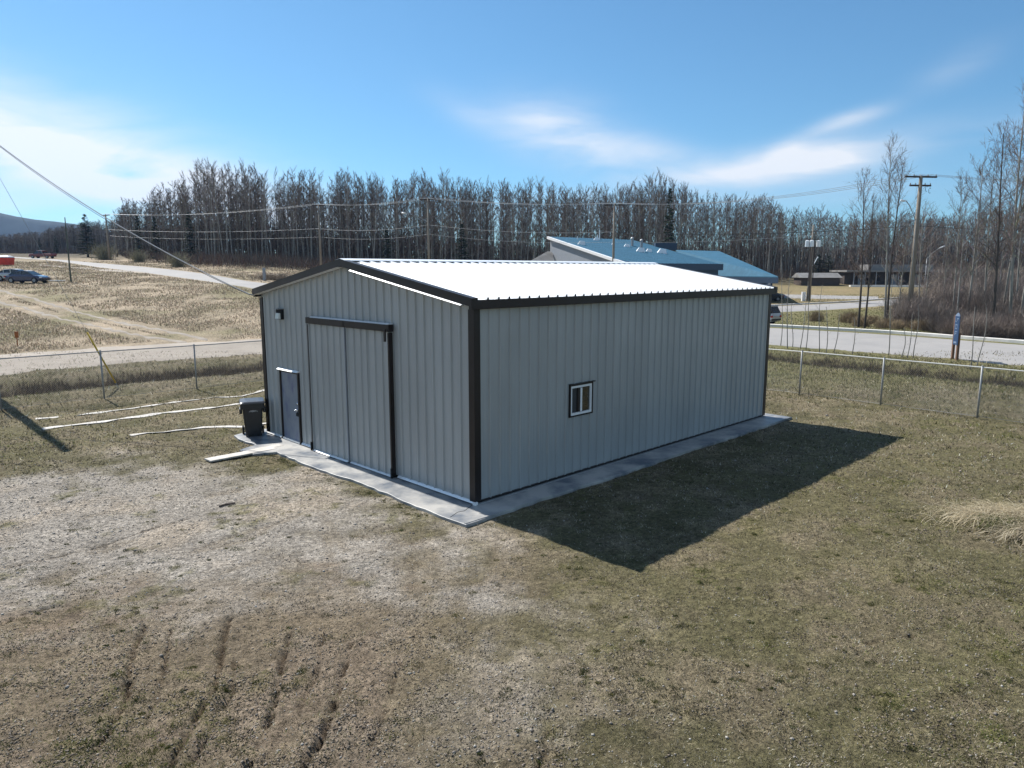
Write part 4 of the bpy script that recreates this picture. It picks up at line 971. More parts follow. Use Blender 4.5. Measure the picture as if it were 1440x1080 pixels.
glyph([(.25, .02, .33, .32), (.33, .26, .75, .32), (.33, .12, .6, .18)], 1.34)
glyph([(.2, 0, .8, .12)], .93)

# ------------------------------------------------------------------ blue roofed building
e = empty('blue_roofed_building', (14, 95, TZ(14, 95)), label='long pale building with steep blue teal metal roofs behind the shed', cat='building'); O = e.location
Av, Dv, Cv = Vector((5.6, 110, ZT(334, 110))), Vector((14.2, 88, 5.75)), Vector((28.8, 100, 5.75)); Bv = Av+(Cv-Dv)
def slab3(pts, th, name, m, par, up=Vector((0, 0, 1))):
    mb = MB(); n_ = len(pts); vs = [Vector(p)-O for p in pts]+[Vector(p)-O-up*th for p in pts]
    mb.add(vs, [tuple(range(n_)), tuple(range(2*n_-1, n_-1, -1))]+[(i, n_+i, n_+(i+1) % n_, (i+1) % n_) for i in range(n_)]); return mb.build(name, m, par)
roof1 = slab3([Dv, Cv, Bv, Av], .16, 'roof', M['teal'], e)
# standing seams
for side in (0,):
    mb = MB(); a0 = (Cv-Dv); L = a0.length; nS = 26
    for k_ in range(1, nS):
        p = Dv.lerp(Cv, k_/nS)-O; q = Av.lerp(Bv, k_/nS)-O; w2 = a0.normalized()*.03
        mb.add([p-w2+Vector((0, 0, .0)), p+w2, p+w2+Vector((0, 0, .05)), p-w2+Vector((0, 0, .05)), q-w2, q+w2, q+w2+Vector((0, 0, .05)), q-w2+Vector((0, 0, .05))], [(0, 1, 2, 3), (4, 7, 6, 5), (1, 5, 6, 2), (0, 3, 7, 4), (3, 2, 6, 7)])
    mb.build('standing_seams', M['teal'], e, kind='stuff')
zb = TZ(14, 92)
def wallp(p, q, zp, zq, name='wall', m='bwall', th=.25, z0=None):
    mb = MB(); d = (Vector(q)-Vector(p)); d.z = 0; n_ = Vector((-d.y, d.x, 0)).normalized()*th; p0 = Vector((p[0], p[1], 0))-O; q0 = Vector((q[0], q[1], 0))-O; zb0 = (zb-1 if z0 is None else z0)-O.z
    vs = []
    for o_ in (Vector(), n_):
        vs += [p0+o_+Vector((0, 0, O.z+zb0)), q0+o_+Vector((0, 0, O.z+zb0)), q0+o_+Vector((0, 0, zq)), p0+o_+Vector((0, 0, zp))]
    mb.add(vs, [(0, 1, 2, 3), (7, 6, 5, 4), (0, 4, 5, 1), (1, 5, 6, 2), (2, 6, 7, 3), (3, 7, 4, 0)]); return mb.build(name, M[m], e)
ins = lambda a_, b_, t: a_.lerp(b_, t)
Cn = (Av+Bv+Cv+Dv)/4
a1_, d1_, c1_, b1_ = [ins(p, Cn, .035) for p in (Av, Dv, Cv, Bv)]
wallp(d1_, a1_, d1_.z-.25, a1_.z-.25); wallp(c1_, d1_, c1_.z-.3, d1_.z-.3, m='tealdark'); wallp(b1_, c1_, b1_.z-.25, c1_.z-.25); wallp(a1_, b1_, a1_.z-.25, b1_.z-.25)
slab3([Dv+Vector((-.05, -.05, .02)), Av+Vector((-.05, -.05, .02)), Av+Vector((-.35, -.1, .02)), Dv+Vector((-.35, -.1, .02))], .35, 'rake_board', M['white'], e)
n_ = (Cv-Dv).normalized().cross(Vector((0, 0, 1)))
slab3([Dv+n_*.02+Vector((0, 0, -.02)), Cv+n_*.02+Vector((0, 0, -.02)), Cv+n_*.5+Vector((0, 0, -.02)), Dv+n_*.5+Vector((0, 0, -.02))], .85, 'fascia', M['tealdark'], e)
for t in (.25, .5, .75):   # joints in the gable siding
    p = d1_.lerp(a1_, t); wallp(p+Vector((-.02, -.06, 0)), p+Vector((-.06, .04, 0)), p.z-.4, p.z-.4, name='siding_joint', m='tealdark', th=.03)
# lower hipped wing on the right
F0 = Vector((AT(1092, 98).x, 98, ZT(388.5, 98))); H0 = Vector((AT(985, 116).x, 116, F0.z)); E0 = Vector((AT(948, 128).x, 128, ZT(352, 128))); I0 = F0+Vector((8, 27, 0)); J0 = Vector((E0.x+10, E0.y+8, E0.z))
slab3([H0, F0, E0], .12, 'wing_roof', M['teal'], e); slab3([F0, I0, J0, E0], .12, 'wing_roof', M['teal'], e)
slab3([F0+Vector((0, 0, -.13)), F0+Vector((.3, .6, -.13)), H0+Vector((.3, .6, -.13)), H0+Vector((0, 0, -.13))], .8, 'fascia', M['tealdark'], e)
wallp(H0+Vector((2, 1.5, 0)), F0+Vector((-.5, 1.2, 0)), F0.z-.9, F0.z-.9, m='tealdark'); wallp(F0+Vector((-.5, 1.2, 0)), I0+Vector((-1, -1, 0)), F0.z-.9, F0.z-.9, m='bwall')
# low lean-to at its left end
q1_, q2_ = Vector((AT(742, 104).x, 104, ZT(369, 104))), Vector((5.2, 108, ZT(352, 108)))
q2_ = Vector((AT(769, 109).x, 109, ZT(354, 109)))
slab3([q1_, Vector((5.9, 106.2, q1_.z)), Vector((6.3, 109.5, q2_.z)), q2_], .15, 'lean_to_roof', M['lowroof'], e); wallp(q1_+Vector((.3, 0, 0)), Vector((5.9, 106.5, 0)), q1_.z-.2, q1_.z-.2)
# roof vents
def onroof(s, t): return Dv+(Cv-Dv)*s+(Av-Dv)*t
def roofpt(px, py):
    d = raycol(px, py); nn = (Cv-Dv).cross(Av-Dv); o_ = Vector((0, 0, CAM_H)); k = nn.dot(Dv-o_)/nn.dot(d); return o_+d*k
for px, py in ((889, 346), (902, 349)):
    p = roofpt(px, py)-O; mb = MB(); mb.tube([p-Vector((0, 0, .2)), p+Vector((0, 0, 1.15))], .2, 10); mb.tube([p+Vector((0, 0, 1.15)), p+Vector((0, 0, 1.35))], [.32, .1], 10); mb.build('flue_pipe', M['galv'], e)
for px, py, s_ in ((817, 344, 1.0), (881, 347, .8), (900, 354, 1.1), (912, 354, .8), (930, 356, 1.2), (862, 344, .5), (838, 338, .8)):
    p = roofpt(px, py)-O; mb = MB(); k = .6*s_
    mb.loft([[p+Vector((-k, -.4*k, -.15)), p+Vector((k, -.4*k, -.15)), p+Vector((k, k, -.1)), p+Vector((-k, k, -.1))], [p+Vector((-k*.2, -.2*k, .55*s_)), p+Vector((k*.9, -.2*k, .5*s_)), p+Vector((k*.9, k*.5, .5*s_)), p+Vector((-k*.2, k*.5, .55*s_))]]); mb.build('roof_vent', M['flash'], e)
p = roofpt(936, 349)-O; mb = MB(); mb.box(p+Vector((-1.6, 0, -.3)), p+Vector((1.8, 1.4, .8))); mb.build('rooftop_unit', M['tealdark'], e, bevel=.05)
for px, hh in ((843, 1.5), (840, .7), (812, .5)):
    p = roofpt(px, 337)-O; mb = MB(); mb.tube([p-Vector((0, 0, .2)), p+Vector((0, 0, hh))], .09, 6); mb.build('vent_pipe', M['flash'], e)

# ------------------------------------------------------------------ low building on the right
L0, L1 = AT(1190, 152), AT(1345, 150); zb = L0.z-.1; e = empty('low_building', L0, math.atan2(L1.y-L0.y, L1.x-L0.x), label='long low dark building with flat grey roof behind the bare trees on the right', cat='building'); LL = (L1-L0).length
hh = 3.1
mb = MB(); mb.box((-.6, -1.5, hh-.35), (LL+.6, 9, hh)); mb.build('roof', M['lowroof'], e)
mb = MB(); mb.box((5, 2, hh+.003), (LL-4, 7, hh+1.2)); mb.build('upper_roof', M['lowroof'], e)
mb = MB(); mb.box((0, 1.2, -.4), (LL, 8.5, hh-.352)); mb.build('wall', M['brick'], e)
for k in range(10):
    x_ = 1+k*(LL-2)/9
    if k in (1, 4, 6): mb = MB(); mb.box((x_-.5, 1.10, -.1), (x_+.7, 1.197, 2.2)); mb.build('door', M['bwall'], e)
    mb = MB(); mb.box((x_+.9, 1.12, .9), (x_+1.7, 1.198, 2.1)); mb.build('window', M['glass'], e)
    mb = MB(); mb.tube([(x_, -1.2, -.3), (x_, -1.2, hh-.352)], .09, 6); mb.build('porch_post', M['bwall'], e)
b = AT(1160, 150); e = empty('garden_shed', b, label='low reddish brown outbuilding left of the long dark building', cat='shed')
mb = MB(); mb.box((-5, 0, -.2), (3, 4, 1.7)); mb.build('wall', mat('red_brown_boards', (.07, .05, .042), .8, var=.2), e); mb = MB(); mb.loft([[Vector((-5.4, -.4, 1.71)), Vector((-5.4, 4.4, 1.71)), Vector((-5.4, 2, 2.7))], [Vector((3.4, -.4, 1.71)), Vector((3.4, 4.4, 1.71)), Vector((3.4, 2, 2.7))]]); mb.build('roof', M['lowroof'], e)

# ------------------------------------------------------------------ vehicles
def car(loc, rz, paint, label, cat='car', kind='sedan', group=None, name='parked_car'):
    e = empty(name, loc, rz, label=label, cat=cat, group=group); Wd = .90
    if kind == 'sedan': prof = [(-2.25, .45, .62, .72), (-2.15, .28, .82, .82), (-1.5, .2, .98, .9), (-.6, .18, .98, .92), (.6, .18, .96, .92), (1.2, .2, .92, .9), (1.9, .25, .80, .84), (2.2, .32, .66, .72)]
    elif kind == 'van': prof = [(-2.3, .4, .8, .8), (-2.25, .3, 1.05, .9), (-1.2, .25, 1.08, .95), (.8, .25, 1.05, .95), (1.5, .28, 1.0, .9), (2.1, .3, .85, .85), (2.3, .4, .7, .75)]
    else: prof = [(-2.7, .5, .95, .85), (-2.65, .45, 1.0, .92), (-1.0, .4, 1.0, .95), (.8, .35, 1.05, .95), (1.6, .4, 1.05, .92), (2.5, .42, .95, .88), (2.65, .5, .85, .8)]
    mb = MB(); rings = []
    for x_, z0, z1, hw in prof:
        hw *= Wd/.92; rings.append([Vector((x_, -hw*.85, z0)), Vector((x_, -hw, z0+.15)), Vector((x_, -hw, z1-.18)), Vector((x_, -hw*.86, z1)), Vector((x_, hw*.86, z1)), Vector((x_, hw, z1-.18)), Vector((x_, hw, z0+.15)), Vector((x_, hw*.85, z0))])
    mb.loft(rings); mb.build('body', paint, e, smooth=False, bevel=.03)
    gh = {'sedan': [(-1.75, .97, .99, .74), (-1.05, .95, 1.36, .64), (-.1, .95, 1.43, .62), (.45, .95, 1.36, .63), (1.15, .92, .95, .72)], 'van': [(-2.2, 1.04, 1.1, .84), (-1.9, 1.04, 1.7, .72), (-.2, 1.04, 1.78, .7), (.7, 1.04, 1.68, .7), (1.5, 1.0, 1.05, .8)], 'pickup': [(-.75, 1.0, 1.02, .8), (-.6, 1.0, 1.68, .7), (.4, 1.0, 1.75, .7), (.8, 1.0, 1.66, .7), (1.5, 1.04, 1.08, .8)]}[kind]
    mb = MB(); mb.loft([[Vector((x_, -hw-.08, z0)), Vector((x_, -hw, z1-.02)), Vector((x_, -hw+.06, z1)), Vector((x_, hw-.06, z1)), Vector((x_, hw, z1-.02)), Vector((x_, hw+.08, z0))] for x_, z0, z1, hw in gh]); mb.build('windows', M['glass'], e)
    ix = [g for g in gh][1:-1]; mb = MB(); mb.loft([[Vector((x_, -hw-.005, z1-.03)), Vector((x_, -hw+.05, z1+.02)), Vector((x_, hw-.05, z1+.02)), Vector((x_, hw+.005, z1-.03))] for x_, z0, z1, hw in ix]); mb.build('roof', paint, e)
    for x_ in (gh[1][0], (gh[1][0]+gh[3][0])/2+.05):
        mb = MB(); mb.box((x_-.04, -gh[2][3]-.09, gh[2][1]), (x_+.04, gh[2][3]+.09, gh[2][2]-.08)); mb.build('pillar', paint, e)
    xw = (1.4, -1.4) if kind != 'pickup' else (1.65, -1.7)
    for x_ in xw:
        for s_ in (-1, 1):
            mb = MB(); mb.tube([(x_, s_*.70, .33), (x_, s_*.91, .33)], .33, 18); wh = mb.build('wheel', M['rubber'], e)
            mb = MB(); mb.tube([(x_, s_*.905, .33), (x_, s_*.925, .33)], .2, 12); mb.build('rim', M['galv'], wh)
    xf = prof[-1][0]-.1; xb = prof[0][0]+.06
    for s_ in (-1, 1):
        mb = MB(); mb.box((xf-.12, min(s_*.5, s_*.8), .60), (xf+.07, max(s_*.5, s_*.8), .74)); mb.build('headlight', M['headlamp'], e)
        mb = MB(); mb.box((xb-.08, min(s_*.55, s_*.84), .68), (xb+.1, max(s_*.55, s_*.84), .84)); mb.build('tail_light', M['tail'], e)
    mb = MB(); mb.box((xf-.1, -.75, .36), (xf+.14, .75, .5)); mb.build('bumper', M['black'], e); mb = MB(); mb.box((xb-.1, -.75, .40), (xb+.05, .75, .54)); mb.build('bumper', M['black'], e)
    if kind == 'pickup':
        mb = MB(); mb.box((-2.6, -.88, 1.0), (-.8, -.80, 1.14)); mb.box((-2.6, .80, 1.0), (-.8, .88, 1.14)); mb.build('bed_rail', paint, e)
    return e
b = G(40, 398); car(b, R(-4), M['carblue'], 'dark blue saloon car parked in the field at the far left, nearer of the two', kind='sedan')
b2 = AT(24, b.y+3.2); car(b2, R(4), M['carlight'], 'silver car standing just behind the dark blue car at the far left', kind='sedan')
b = AT(60, 160); car(b, R(175), M['carred'], 'dark red pickup truck beside the road at the far left', cat='pickup truck', kind='pickup')
b = AT(1070, 64); car(Vector((AT(1073, 66).x-.9, 66, SZ(AT(1073, 66).x, 66)+.05)), R(128), M['carlight'], 'silver van on the paved road, mostly hidden behind the right end of the shed', cat='van', kind='van')
car(AT(1312, 148.5), R(80), M['carlight'], 'grey car under the low building, the left one of the pair', kind='sedan'); car(AT(1327, 148.5), R(95), M['bwall'], 'pale car under the low building, the right one of the pair', kind='van')
car(AT(1078, 104), R(170), M['black'], 'black car parked on the strip beyond the side road, cut off by the shed', kind='sedan')
# red skip with pale cover
b = AT(9, 122); e = empty('red_container', b, R(8), label='bright red container with a white humped cover at the left edge', cat='container')
mb = MB(); mb.loft([rr(1.7, 1.5, .15, .05), rr(2.0, 1.8, 1.35, .05)]); mb.build('container_body', M['red'], e); mb = MB(); mb.loft([rr(2.05, 1.85, 1.355, .1), rr(1.9, 1.7, 1.55, .3), rr(1.2, 1.1, 1.68, .3)]); mb.build('cover', M['white'], e)
b = AT(-3, 88); mb = MB(); mb.loft([rr(1.3, 1.3, 0, .1), rr(1.4, 1.4, .9, .1), rr(1.2, 1.2, .95, .1)]); o = mb.build('rusty_tank', M['orange']); o.location = b; tag(o, 'rusty orange steel tank left of the parked cars at the left edge', 'tank')
b = G(73, 396); mb = MB(); mb.box((-1.2, -.4, .06), (1.4, .3, .16), Matrix.Rotation(R(12), 4, 'Z')); mb.box((-2.0, -.5, .0), (-.9, .3, .055), Matrix.Rotation(R(4), 4, 'Z')); o = mb.build('board_pile', M['white']); o.location = b; tag(o, 'white boards lying on the ground in front of the dark blue car', 'boards')
# marker and yellow ribbon by the gravel road
b = G(25, 487); mb = MB(); mb.tube([(0, 0, 0), (0, 0, .9)], .03, 6); mb.box((-.12, -.02, .55), (.12, .02, .95)); o = mb.build('marker_stake', M['orange']); o.location = b; tag(o, 'orange marker stake in the dead grass beyond the gravel road', 'stake')

# ------------------------------------------------------------------ trees
def ring_tube(pts, rad, n, col0, V, F, C):
    b = len(V)
    for i, p in enumerate(pts):
        d = (pts[min(i+1, len(pts)-1)]-pts[max(i-1, 0)]); d.normalize(); a = d.cross(Vector((.3, .9, .1))).normalized(); c = d.cross(a)
        for k in range(n):
            an = 2*math.pi*k/n; q = p+(a*math.cos(an)+c*math.sin(an))*rad[i]; V.append(tuple(q)); C.append(col0(i/(len(pts)-1)) if callable(col0) else col0)
    for i in range(len(pts)-1):
        for k in range(n):
            F.append((b+i*n+k, b+i*n+(k+1) % n, b+(i+1)*n+(k+1) % n)); F.append((b+i*n+k, b+(i+1)*n+(k+1) % n, b+(i+1)*n+k))
def aspen(seed, H, detail=1, lean=.03, crown=(.42, 1), spread=1.6, trunk_r=.13, pale=True, limbs=26, twigs=14, tw=.03, thin=False, twcol=((.20, .16, .135), (.13, .105, .09), (.27, .22, .18))):
    r = random.Random(seed); VT, FT, CT = [], [], []; VC, FC, CC = [], [], []
    ph = r.uniform(0, 6.28); lx_, ly_ = r.gauss(0, lean), r.gauss(0, lean); kx = r.uniform(.1, .4)
    def tp(t): return Vector((lx_*H*t+kx*math.sin(t*4+ph)*.4, ly_*H*t+kx*math.cos(t*3+ph)*.4, H*t))
    nseg = 7 if detail < 2 else 14
    P = [tp(i/nseg) for i in range(nseg+1)]; base = (.46, .44, .40) if pale else (.14, .12, .105)
    def bc(t): k = r.uniform(.55, 1.1)*(1-.35*max(0, (.25-t)*4)); return tuple(c*k for c in base)
    ring_tube(P, [trunk_r*(1-.85*i/nseg)+.01 for i in range(nseg+1)], 5 if detail < 2 else 7, bc, VT, FT, CT)
    def twig(p, d, L, w_):
        s = d.cross(Vector((r.gauss(0, 1), r.gauss(0, 1), r.gauss(0, 1)))).normalized()*w_/2; b = len(VC); q = p+d*L
        VC.extend([tuple(p-s), tuple(p+s), tuple(q)]); FC.append((b, b+1, b+2)); c = r.choice(twcol); CC.extend([c]*3)
    for i in range(limbs):
        t = crown[0]+(crown[1]-crown[0])*(i+.5+r.uniform(-.5, .5))/limbs; p = tp(t); az = r.uniform(0, 6.28)
        rel = (t-crown[0])/(crown[1]-crown[0]); L = spread*(.55+.55*math.sin(math.pi*min(1, rel*.85+.1)))*r.uniform(.5, 1.15); el = r.uniform(.45, 1.1)+.2*rel
        d = Vector((math.cos(az)*math.cos(el), math.sin(az)*math.cos(el), math.sin(el)))
        q1 = p+d*L*.5; d2 = (d+Vector((r.gauss(0, .2), r.gauss(0, .2), .25))).normalized(); q2 = q1+d2*L*.55
        lr = trunk_r*(1-.8*t)*.42
        lc = tuple(c*r.uniform(.5, .8) for c in base)
        ring_tube([p, q2] if thin else [p, q1, q2], [lr, lr*.2] if thin else [lr, lr*.6, lr*.2], 3, lc, VC, FC, CC)
        for k in range(twigs):
            u = r.uniform(.15, 1); o = p.lerp(q1, u*2) if u < .5 else q1.lerp(q2, u*2-1)
            dd = (d2+Vector((r.gauss(0, .55), r.gauss(0, .55), r.gauss(.15, .45)))).normalized(); l2 = L*r.uniform(.2, .5)
            if detail > 1:
                ring_tube([o, o+dd*l2], [tw*.5, tw*.2], 3, r.choice(twcol), VC, FC, CC)
                for m_ in range(4):
                    o2 = o+dd*l2*r.uniform(.2, 1); d3 = (dd+Vector((r.gauss(0, .5), r.gauss(0, .5), r.gauss(.1, .4)))).normalized(); twig(o2, d3, l2*r.uniform(.35, .75), tw*.62)
            else: twig(o, dd, l2*1.25, tw)
    return (np.array(VT), np.array(FT), np.array(CT)), (np.array(VC), np.array(FC), np.array(CC))
def tree_meshes(t, nm):
    a = npmesh(nm+'_trunk', t[0][0], t[0][1], M['bark'], col=t[0][2], smooth=True); b = npmesh(nm+'_crown', t[1][0], t[1][1], M['twig'], col=t[1][2]); return a, b
def put_tree(me2, loc, s, rz, label, group, name='aspen_tree', cat='tree', sz=None):
    e = empty(name, loc, rz, label=label, cat=cat, group=group); e.scale = (s, s, s if sz is None else sz)
    link('trunk', me2[0], e); link('crown', me2[1], e); return e
LINE = np.array([(-200, 325), (0, 332), (60, 327), (100, 318), (165, 312), (180, 285), (215, 284), (232, 268), (255, 262), (272, 245), (300, 236), (340, 240), (385, 243), (400, 256), (440, 246), (500, 253), (560, 262), (600, 256), (720, 262), (800, 270), (905, 268), (918, 250), (935, 262), (968, 268), (980, 280), (1040, 282), (1080, 280), (1095, 300), (1150, 296), (1180, 308), (1260, 303), (1330, 305), (1440, 292), (1700, 280)], float)
DEP = np.array([(-300, 260), (0, 245), (160, 225), (178, 165), (240, 145), (300, 132), (500, 138), (700, 146), (1100, 168), (1180, 205), (1440, 225), (1700, 235)], float)
def tline(px): return float(np.interp(px, LINE[:, 0], LINE[:, 1])), float(np.interp(px, DEP[:, 0], DEP[:, 1]))
H0_ = 18.
protos = [tree_meshes(aspen(100+i, H0_, 1, lean=.022, crown=(.22+.06*(i % 3), 1), spread=1.7+.2*(i % 4), trunk_r=.11+.02*(i % 3), limbs=38, twigs=24, tw=.036), 'aspen') for i in range(10)]
def forest_label(px):
    if px < 178: return 'bare tree in the distant low wood at the far left', 'bare trees of the distant wood on the far left'
    if px < 470: return 'tall bare aspen on the near edge of the wood left of the shed ridge', 'bare aspens at the left end of the wood'
    if px < 780: return 'bare aspen in the dense wood straight above the shed roof', 'bare aspens of the wood above the shed roof'
    if px < 1120: return 'bare aspen in the wood behind the blue roofed building', 'bare aspens behind the blue roofed building'
    return 'bare tree in the wood behind the low building on the right', 'bare trees behind the low building'
rr_ = random.Random(5); cnt = 0
pxs = np.linspace(-25, 1470, 268)
for i, px in enumerate(pxs):
    px = px+rr_.uniform(-3, 3); yt, dp = tline(px); dp = dp+rr_.uniform(-3, 7); b = AT(px, dp); ht = (ZT(yt, dp)-b.z)*rr_.choice((rr_.uniform(.72, .94), rr_.uniform(.86, 1.0), rr_.uniform(.92, 1.05)))
    s = ht/H0_; lab, grp = forest_label(px)
    put_tree(rr_.choice(protos), b, max(.55, min(1.2, s)) if px > 175 else s, rr_.uniform(0, 6.28), lab, grp, sz=s)
# the mass of the wood behind that edge: one object
simple = [aspen(300+i, H0_, 1, lean=.02, crown=(.10, 1), spread=2.2, trunk_r=.12, limbs=27, twigs=20, tw=.062, pale=(i % 3 != 0), thin=True) for i in range(5)]
Vs, Fs, Cs = [], [], []; nb = 0
def bulk(t, loc, s, sz, rz):
    global nb
    for part in t:
        v = part[0]*[s, s, sz]; c_, s_ = math.cos(rz), math.sin(rz); v = np.stack([v[:, 0]*c_-v[:, 1]*s_, v[:, 0]*s_+v[:, 1]*c_, v[:, 2]], 1)+np.array(loc); Vs.append(v); Fs.append(part[1]+nb); Cs.append(part[2]); nb += len(v)
for i in range(1350):
    px = rr_.uniform(-40, 1490) if i < 1080 else rr_.uniform(-60, 185); yt, dp = tline(px); k = rr_.random()**1.3; dp = dp+6+34*k; b = AT(px, dp); ht = (ZT(yt, dp)-b.z)*rr_.uniform(.80, 1.0)
    if 150 < px < 520 and k > .45: ht *= .8
    bulk(rr_.choice(simple), b, rr_.uniform(.8, 1.1), ht/H0_, rr_.uniform(0, 6.28))
link('woodland', npmesh('woodland', np.vstack(Vs), np.vstack(Fs), M['bark'], col=np.vstack(Cs)), kind='stuff', label='dense mass of bare trees filling the wood behind its front edge', cat='wood')
# understorey brush along the foot of the wood
n0 = 60000; px = rng.uniform(-60, 1500, n0); dpt = np.interp(px, DEP[:, 0], DEP[:, 1])-rng.uniform(-14, 9, n0)-(px > 180)*(px < 520)*rng.uniform(0, 12, n0)
z_ = terrain((px-720)/FPX*dpt, dpt); x = (px-720)/FPX*(dpt*math.cos(PITCH)+(CAM_H-z_)*math.sin(PITCH)); y = dpt; k = offroad(x, y); x, y = x[k], y[k]; n = len(x)
hb = 1.2+3.2*fbm(x, y, 5, 3, 300)
V, F_, C = blades(np.stack([x, y, surf(x, y)-.1+rng.uniform(0, 1, n)*hb*.5], 1), rng.uniform(.5, 1.9, n), rng.uniform(.03, .09, n), rng.uniform(0, .7, n), rng.uniform(0, 6.28, n), palette([(.13, .10, .085), (.09, .07, .06), (.18, .13, .10), (.20, .17, .13), (.14, .08, .065)], n), jit=.3)
link('underbrush', npmesh('underbrush', V, F_, M['twig'], col=C), kind='stuff', label='brown leafless brush along the foot of the wood', cat='brush')
n0 = 46000; px = rng.uniform(-60, 1500, n0); dpt = np.interp(px, DEP[:, 0], DEP[:, 1])+rng.uniform(8, 42, n0)
z_ = terrain((px-720)/FPX*dpt, dpt); x = (px-720)/FPX*(dpt*math.cos(PITCH)+(CAM_H-z_)*math.sin(PITCH)); y = dpt; n = n0
hb = np.where(px < 180, .8, 1.25)*(4+4.5*fbm(x, y, 7, 3, 333))
V, F_, C = blades(np.stack([x, y, surf(x, y)+rng.uniform(0, 1, n)*hb*.75], 1), rng.uniform(1.5, 3.2, n), rng.uniform(.10, .26, n), rng.uniform(0, .45, n), rng.uniform(0, 6.28, n), palette([(.16, .13, .11), (.11, .09, .08), (.20, .16, .13), (.24, .20, .16), (.09, .08, .07)], n), jit=.3)
link('undergrowth', npmesh('undergrowth', V, F_, M['twig'], col=C), kind='stuff', label='dense young growth filling the lower half of the wood', cat='brush')
# spruces
def spruce(seed, H, Rm):
    r = random.Random(seed); VT, FT, CT = [], [], []; ring_tube([Vector((0, 0, 0)), Vector((.05, 0, H*.5)), Vector((0, 0, H*.98))], [.2, .12, .02], 6, (.09, .07, .055), VT, FT, CT)
    V, F, C = [], [], []; b = 0
    for i in range(int(H*20)):
        t = r.random()**.85; z = H*(.06+.93*t); L = Rm*(1-t)**.85*r.uniform(.6, 1.1)+.15; az = r.uniform(0, 6.28); up = r.uniform(-.35, .0)+.45*t
        d = Vector((math.cos(az), math.sin(az), up)).normalized(); s = Vector((-math.sin(az), math.cos(az), 0)); p = Vector((0, 0, z)); cb = r.uniform(.55, 1.25)
        for k in range(16):
            u = r.uniform(.15, 1); q = p+d*L*u; w_ = L*.30*(1.15-u)+.06; sd_ = r.choice((-1, 1)); e1 = q+s*sd_*w_+d*w_*.7+Vector((0, 0, r.uniform(-.22, .05))); wv = d*.10
            V += [tuple(q-wv), tuple(q+wv+Vector((0, 0, -.08))), tuple(e1)]; F.append((b, b+1, b+2)); b += 3; c = np.array((.032, .052, .024))*cb*r.uniform(.7, 1.4); C += [c]*3
    return (np.array(VT), np.array(FT), np.array(CT)), (np.array(V), np.array(F), np.array(C))
sps = [tree_meshes(spruce(9, 12, 2.3), 'spruce'), tree_meshes(spruce(10, 12, 1.8), 'spruce')]
for px, dp, yt, lab in ((124, 172, 303, 'dark full spruce standing alone before the distant wood at the far left'), (57, 215, 335, 'small dark spruce above the dark red pickup'), (80, 205, 331, 'dark slim evergreen between the small spruce and the lone spruce'),
                        (197, 150, 305, 'dark spruce at the foot of the first tall aspens on the left'), (221, 142, 306, 'slim dark spruce just right of the first tall aspens'), (269, 133, 300, 'dark evergreen among the tall aspens left of the shed'),
                        (650, 138, 316, 'green spruce in the wood above the middle of the shed roof'), (545, 136, 322, 'dark narrow spruce in the wood left of the green one'), (938, 150, 268, 'dark evergreen rising among bare trees above the blue roof'), (1150, 165, 358, 'low round dark evergreen by the transformer pole'), (1164, 163, 360, 'low dark evergreen right of the transformer pole')):
    b = AT(px, dp); H_ = ZT(yt, dp)-b.z; s = H_/12; w_ = s*(1.7 if px == 124 else 1.15) if px < 1100 else s*2.4
    if px == 938: w_ = s*.6
    put_tree(sps[px % 2], b, w_, px, lab, 'dark evergreens in and before the wood', name='spruce_tree', sz=s)
# near bare trees on the right
near = [tree_meshes(aspen(500+i, 16, 2, lean=.03, crown=(.30, 1), spread=2.3+.3*(i % 3), trunk_r=.105+.015*(i % 3), limbs=36, twigs=13, tw=.024, twcol=((.20, .155, .13), (.15, .115, .10), (.26, .21, .18)), pale=(i != 2)), 'birch') for i in range(7)]
NB = [(1206, 62, 255, 2, 'slim bare tree leaning left beyond the road, leftmost of the roadside clump'), (1216, 61, 290, 2, 'bare tree with pale trunk, second of the roadside clump'), (1243, 66, 214, 0, 'tallest bare birch of the roadside clump left of the two armed pole'), (1247, 67, 240, 2, 'dark trunked tree close against the tallest birch'),
      (1262, 68, 325, 3, 'short bare tree between the tallest birch and the two armed pole'), (1292, 72, 300, 4, 'bare tree just right of the two armed pole'), (1301, 73, 330, 1, 'thin bare tree beside the street lamp'),
      (1338, 66, 258, 3, 'bare birch left of the thick right hand group'), (1346, 62, 300, 6, 'lower bare birch above the blue sign'), (1362, 64, 235, 1, 'bare birch with upright branches right of the blue sign'), (1380, 66, 250, 5, 'bare birch in the middle of the right hand group'),
      (1393, 60, 196, 2, 'dark trunked tree in the right hand group'), (1408, 64, 178, 0, 'tall bare birch near the right edge'), (1418, 60, 152, 4, 'tallest bare tree at the right edge'), (1432, 61, 165, 6, 'tall bare birch, last one inside the right edge'), (1450, 58, 150, 3, 'bare birch at the very edge of the view on the right'), (1425, 72, 260, 5, 'bare tree behind the tallest ones at the right edge'),
      (1325, 80, 320, 0, 'bare tree behind the brush left of the right hand group'), (1372, 84, 300, 4, 'bare tree at the back of the right hand group'), (1402, 82, 290, 6, 'bare tree behind the dark trunked one'), (1480, 62, 170, 1, 'bare birch outside the right edge')]
for px, dp, yt, k, lab in NB:
    b = AT(px, dp); H_ = ZT(yt, dp)-b.z; s = H_/16; put_tree(near[k], b, max(s, .72)*.9, px*.7, lab, 'bare trees beyond the paved road on the right', name='birch_tree', sz=s)
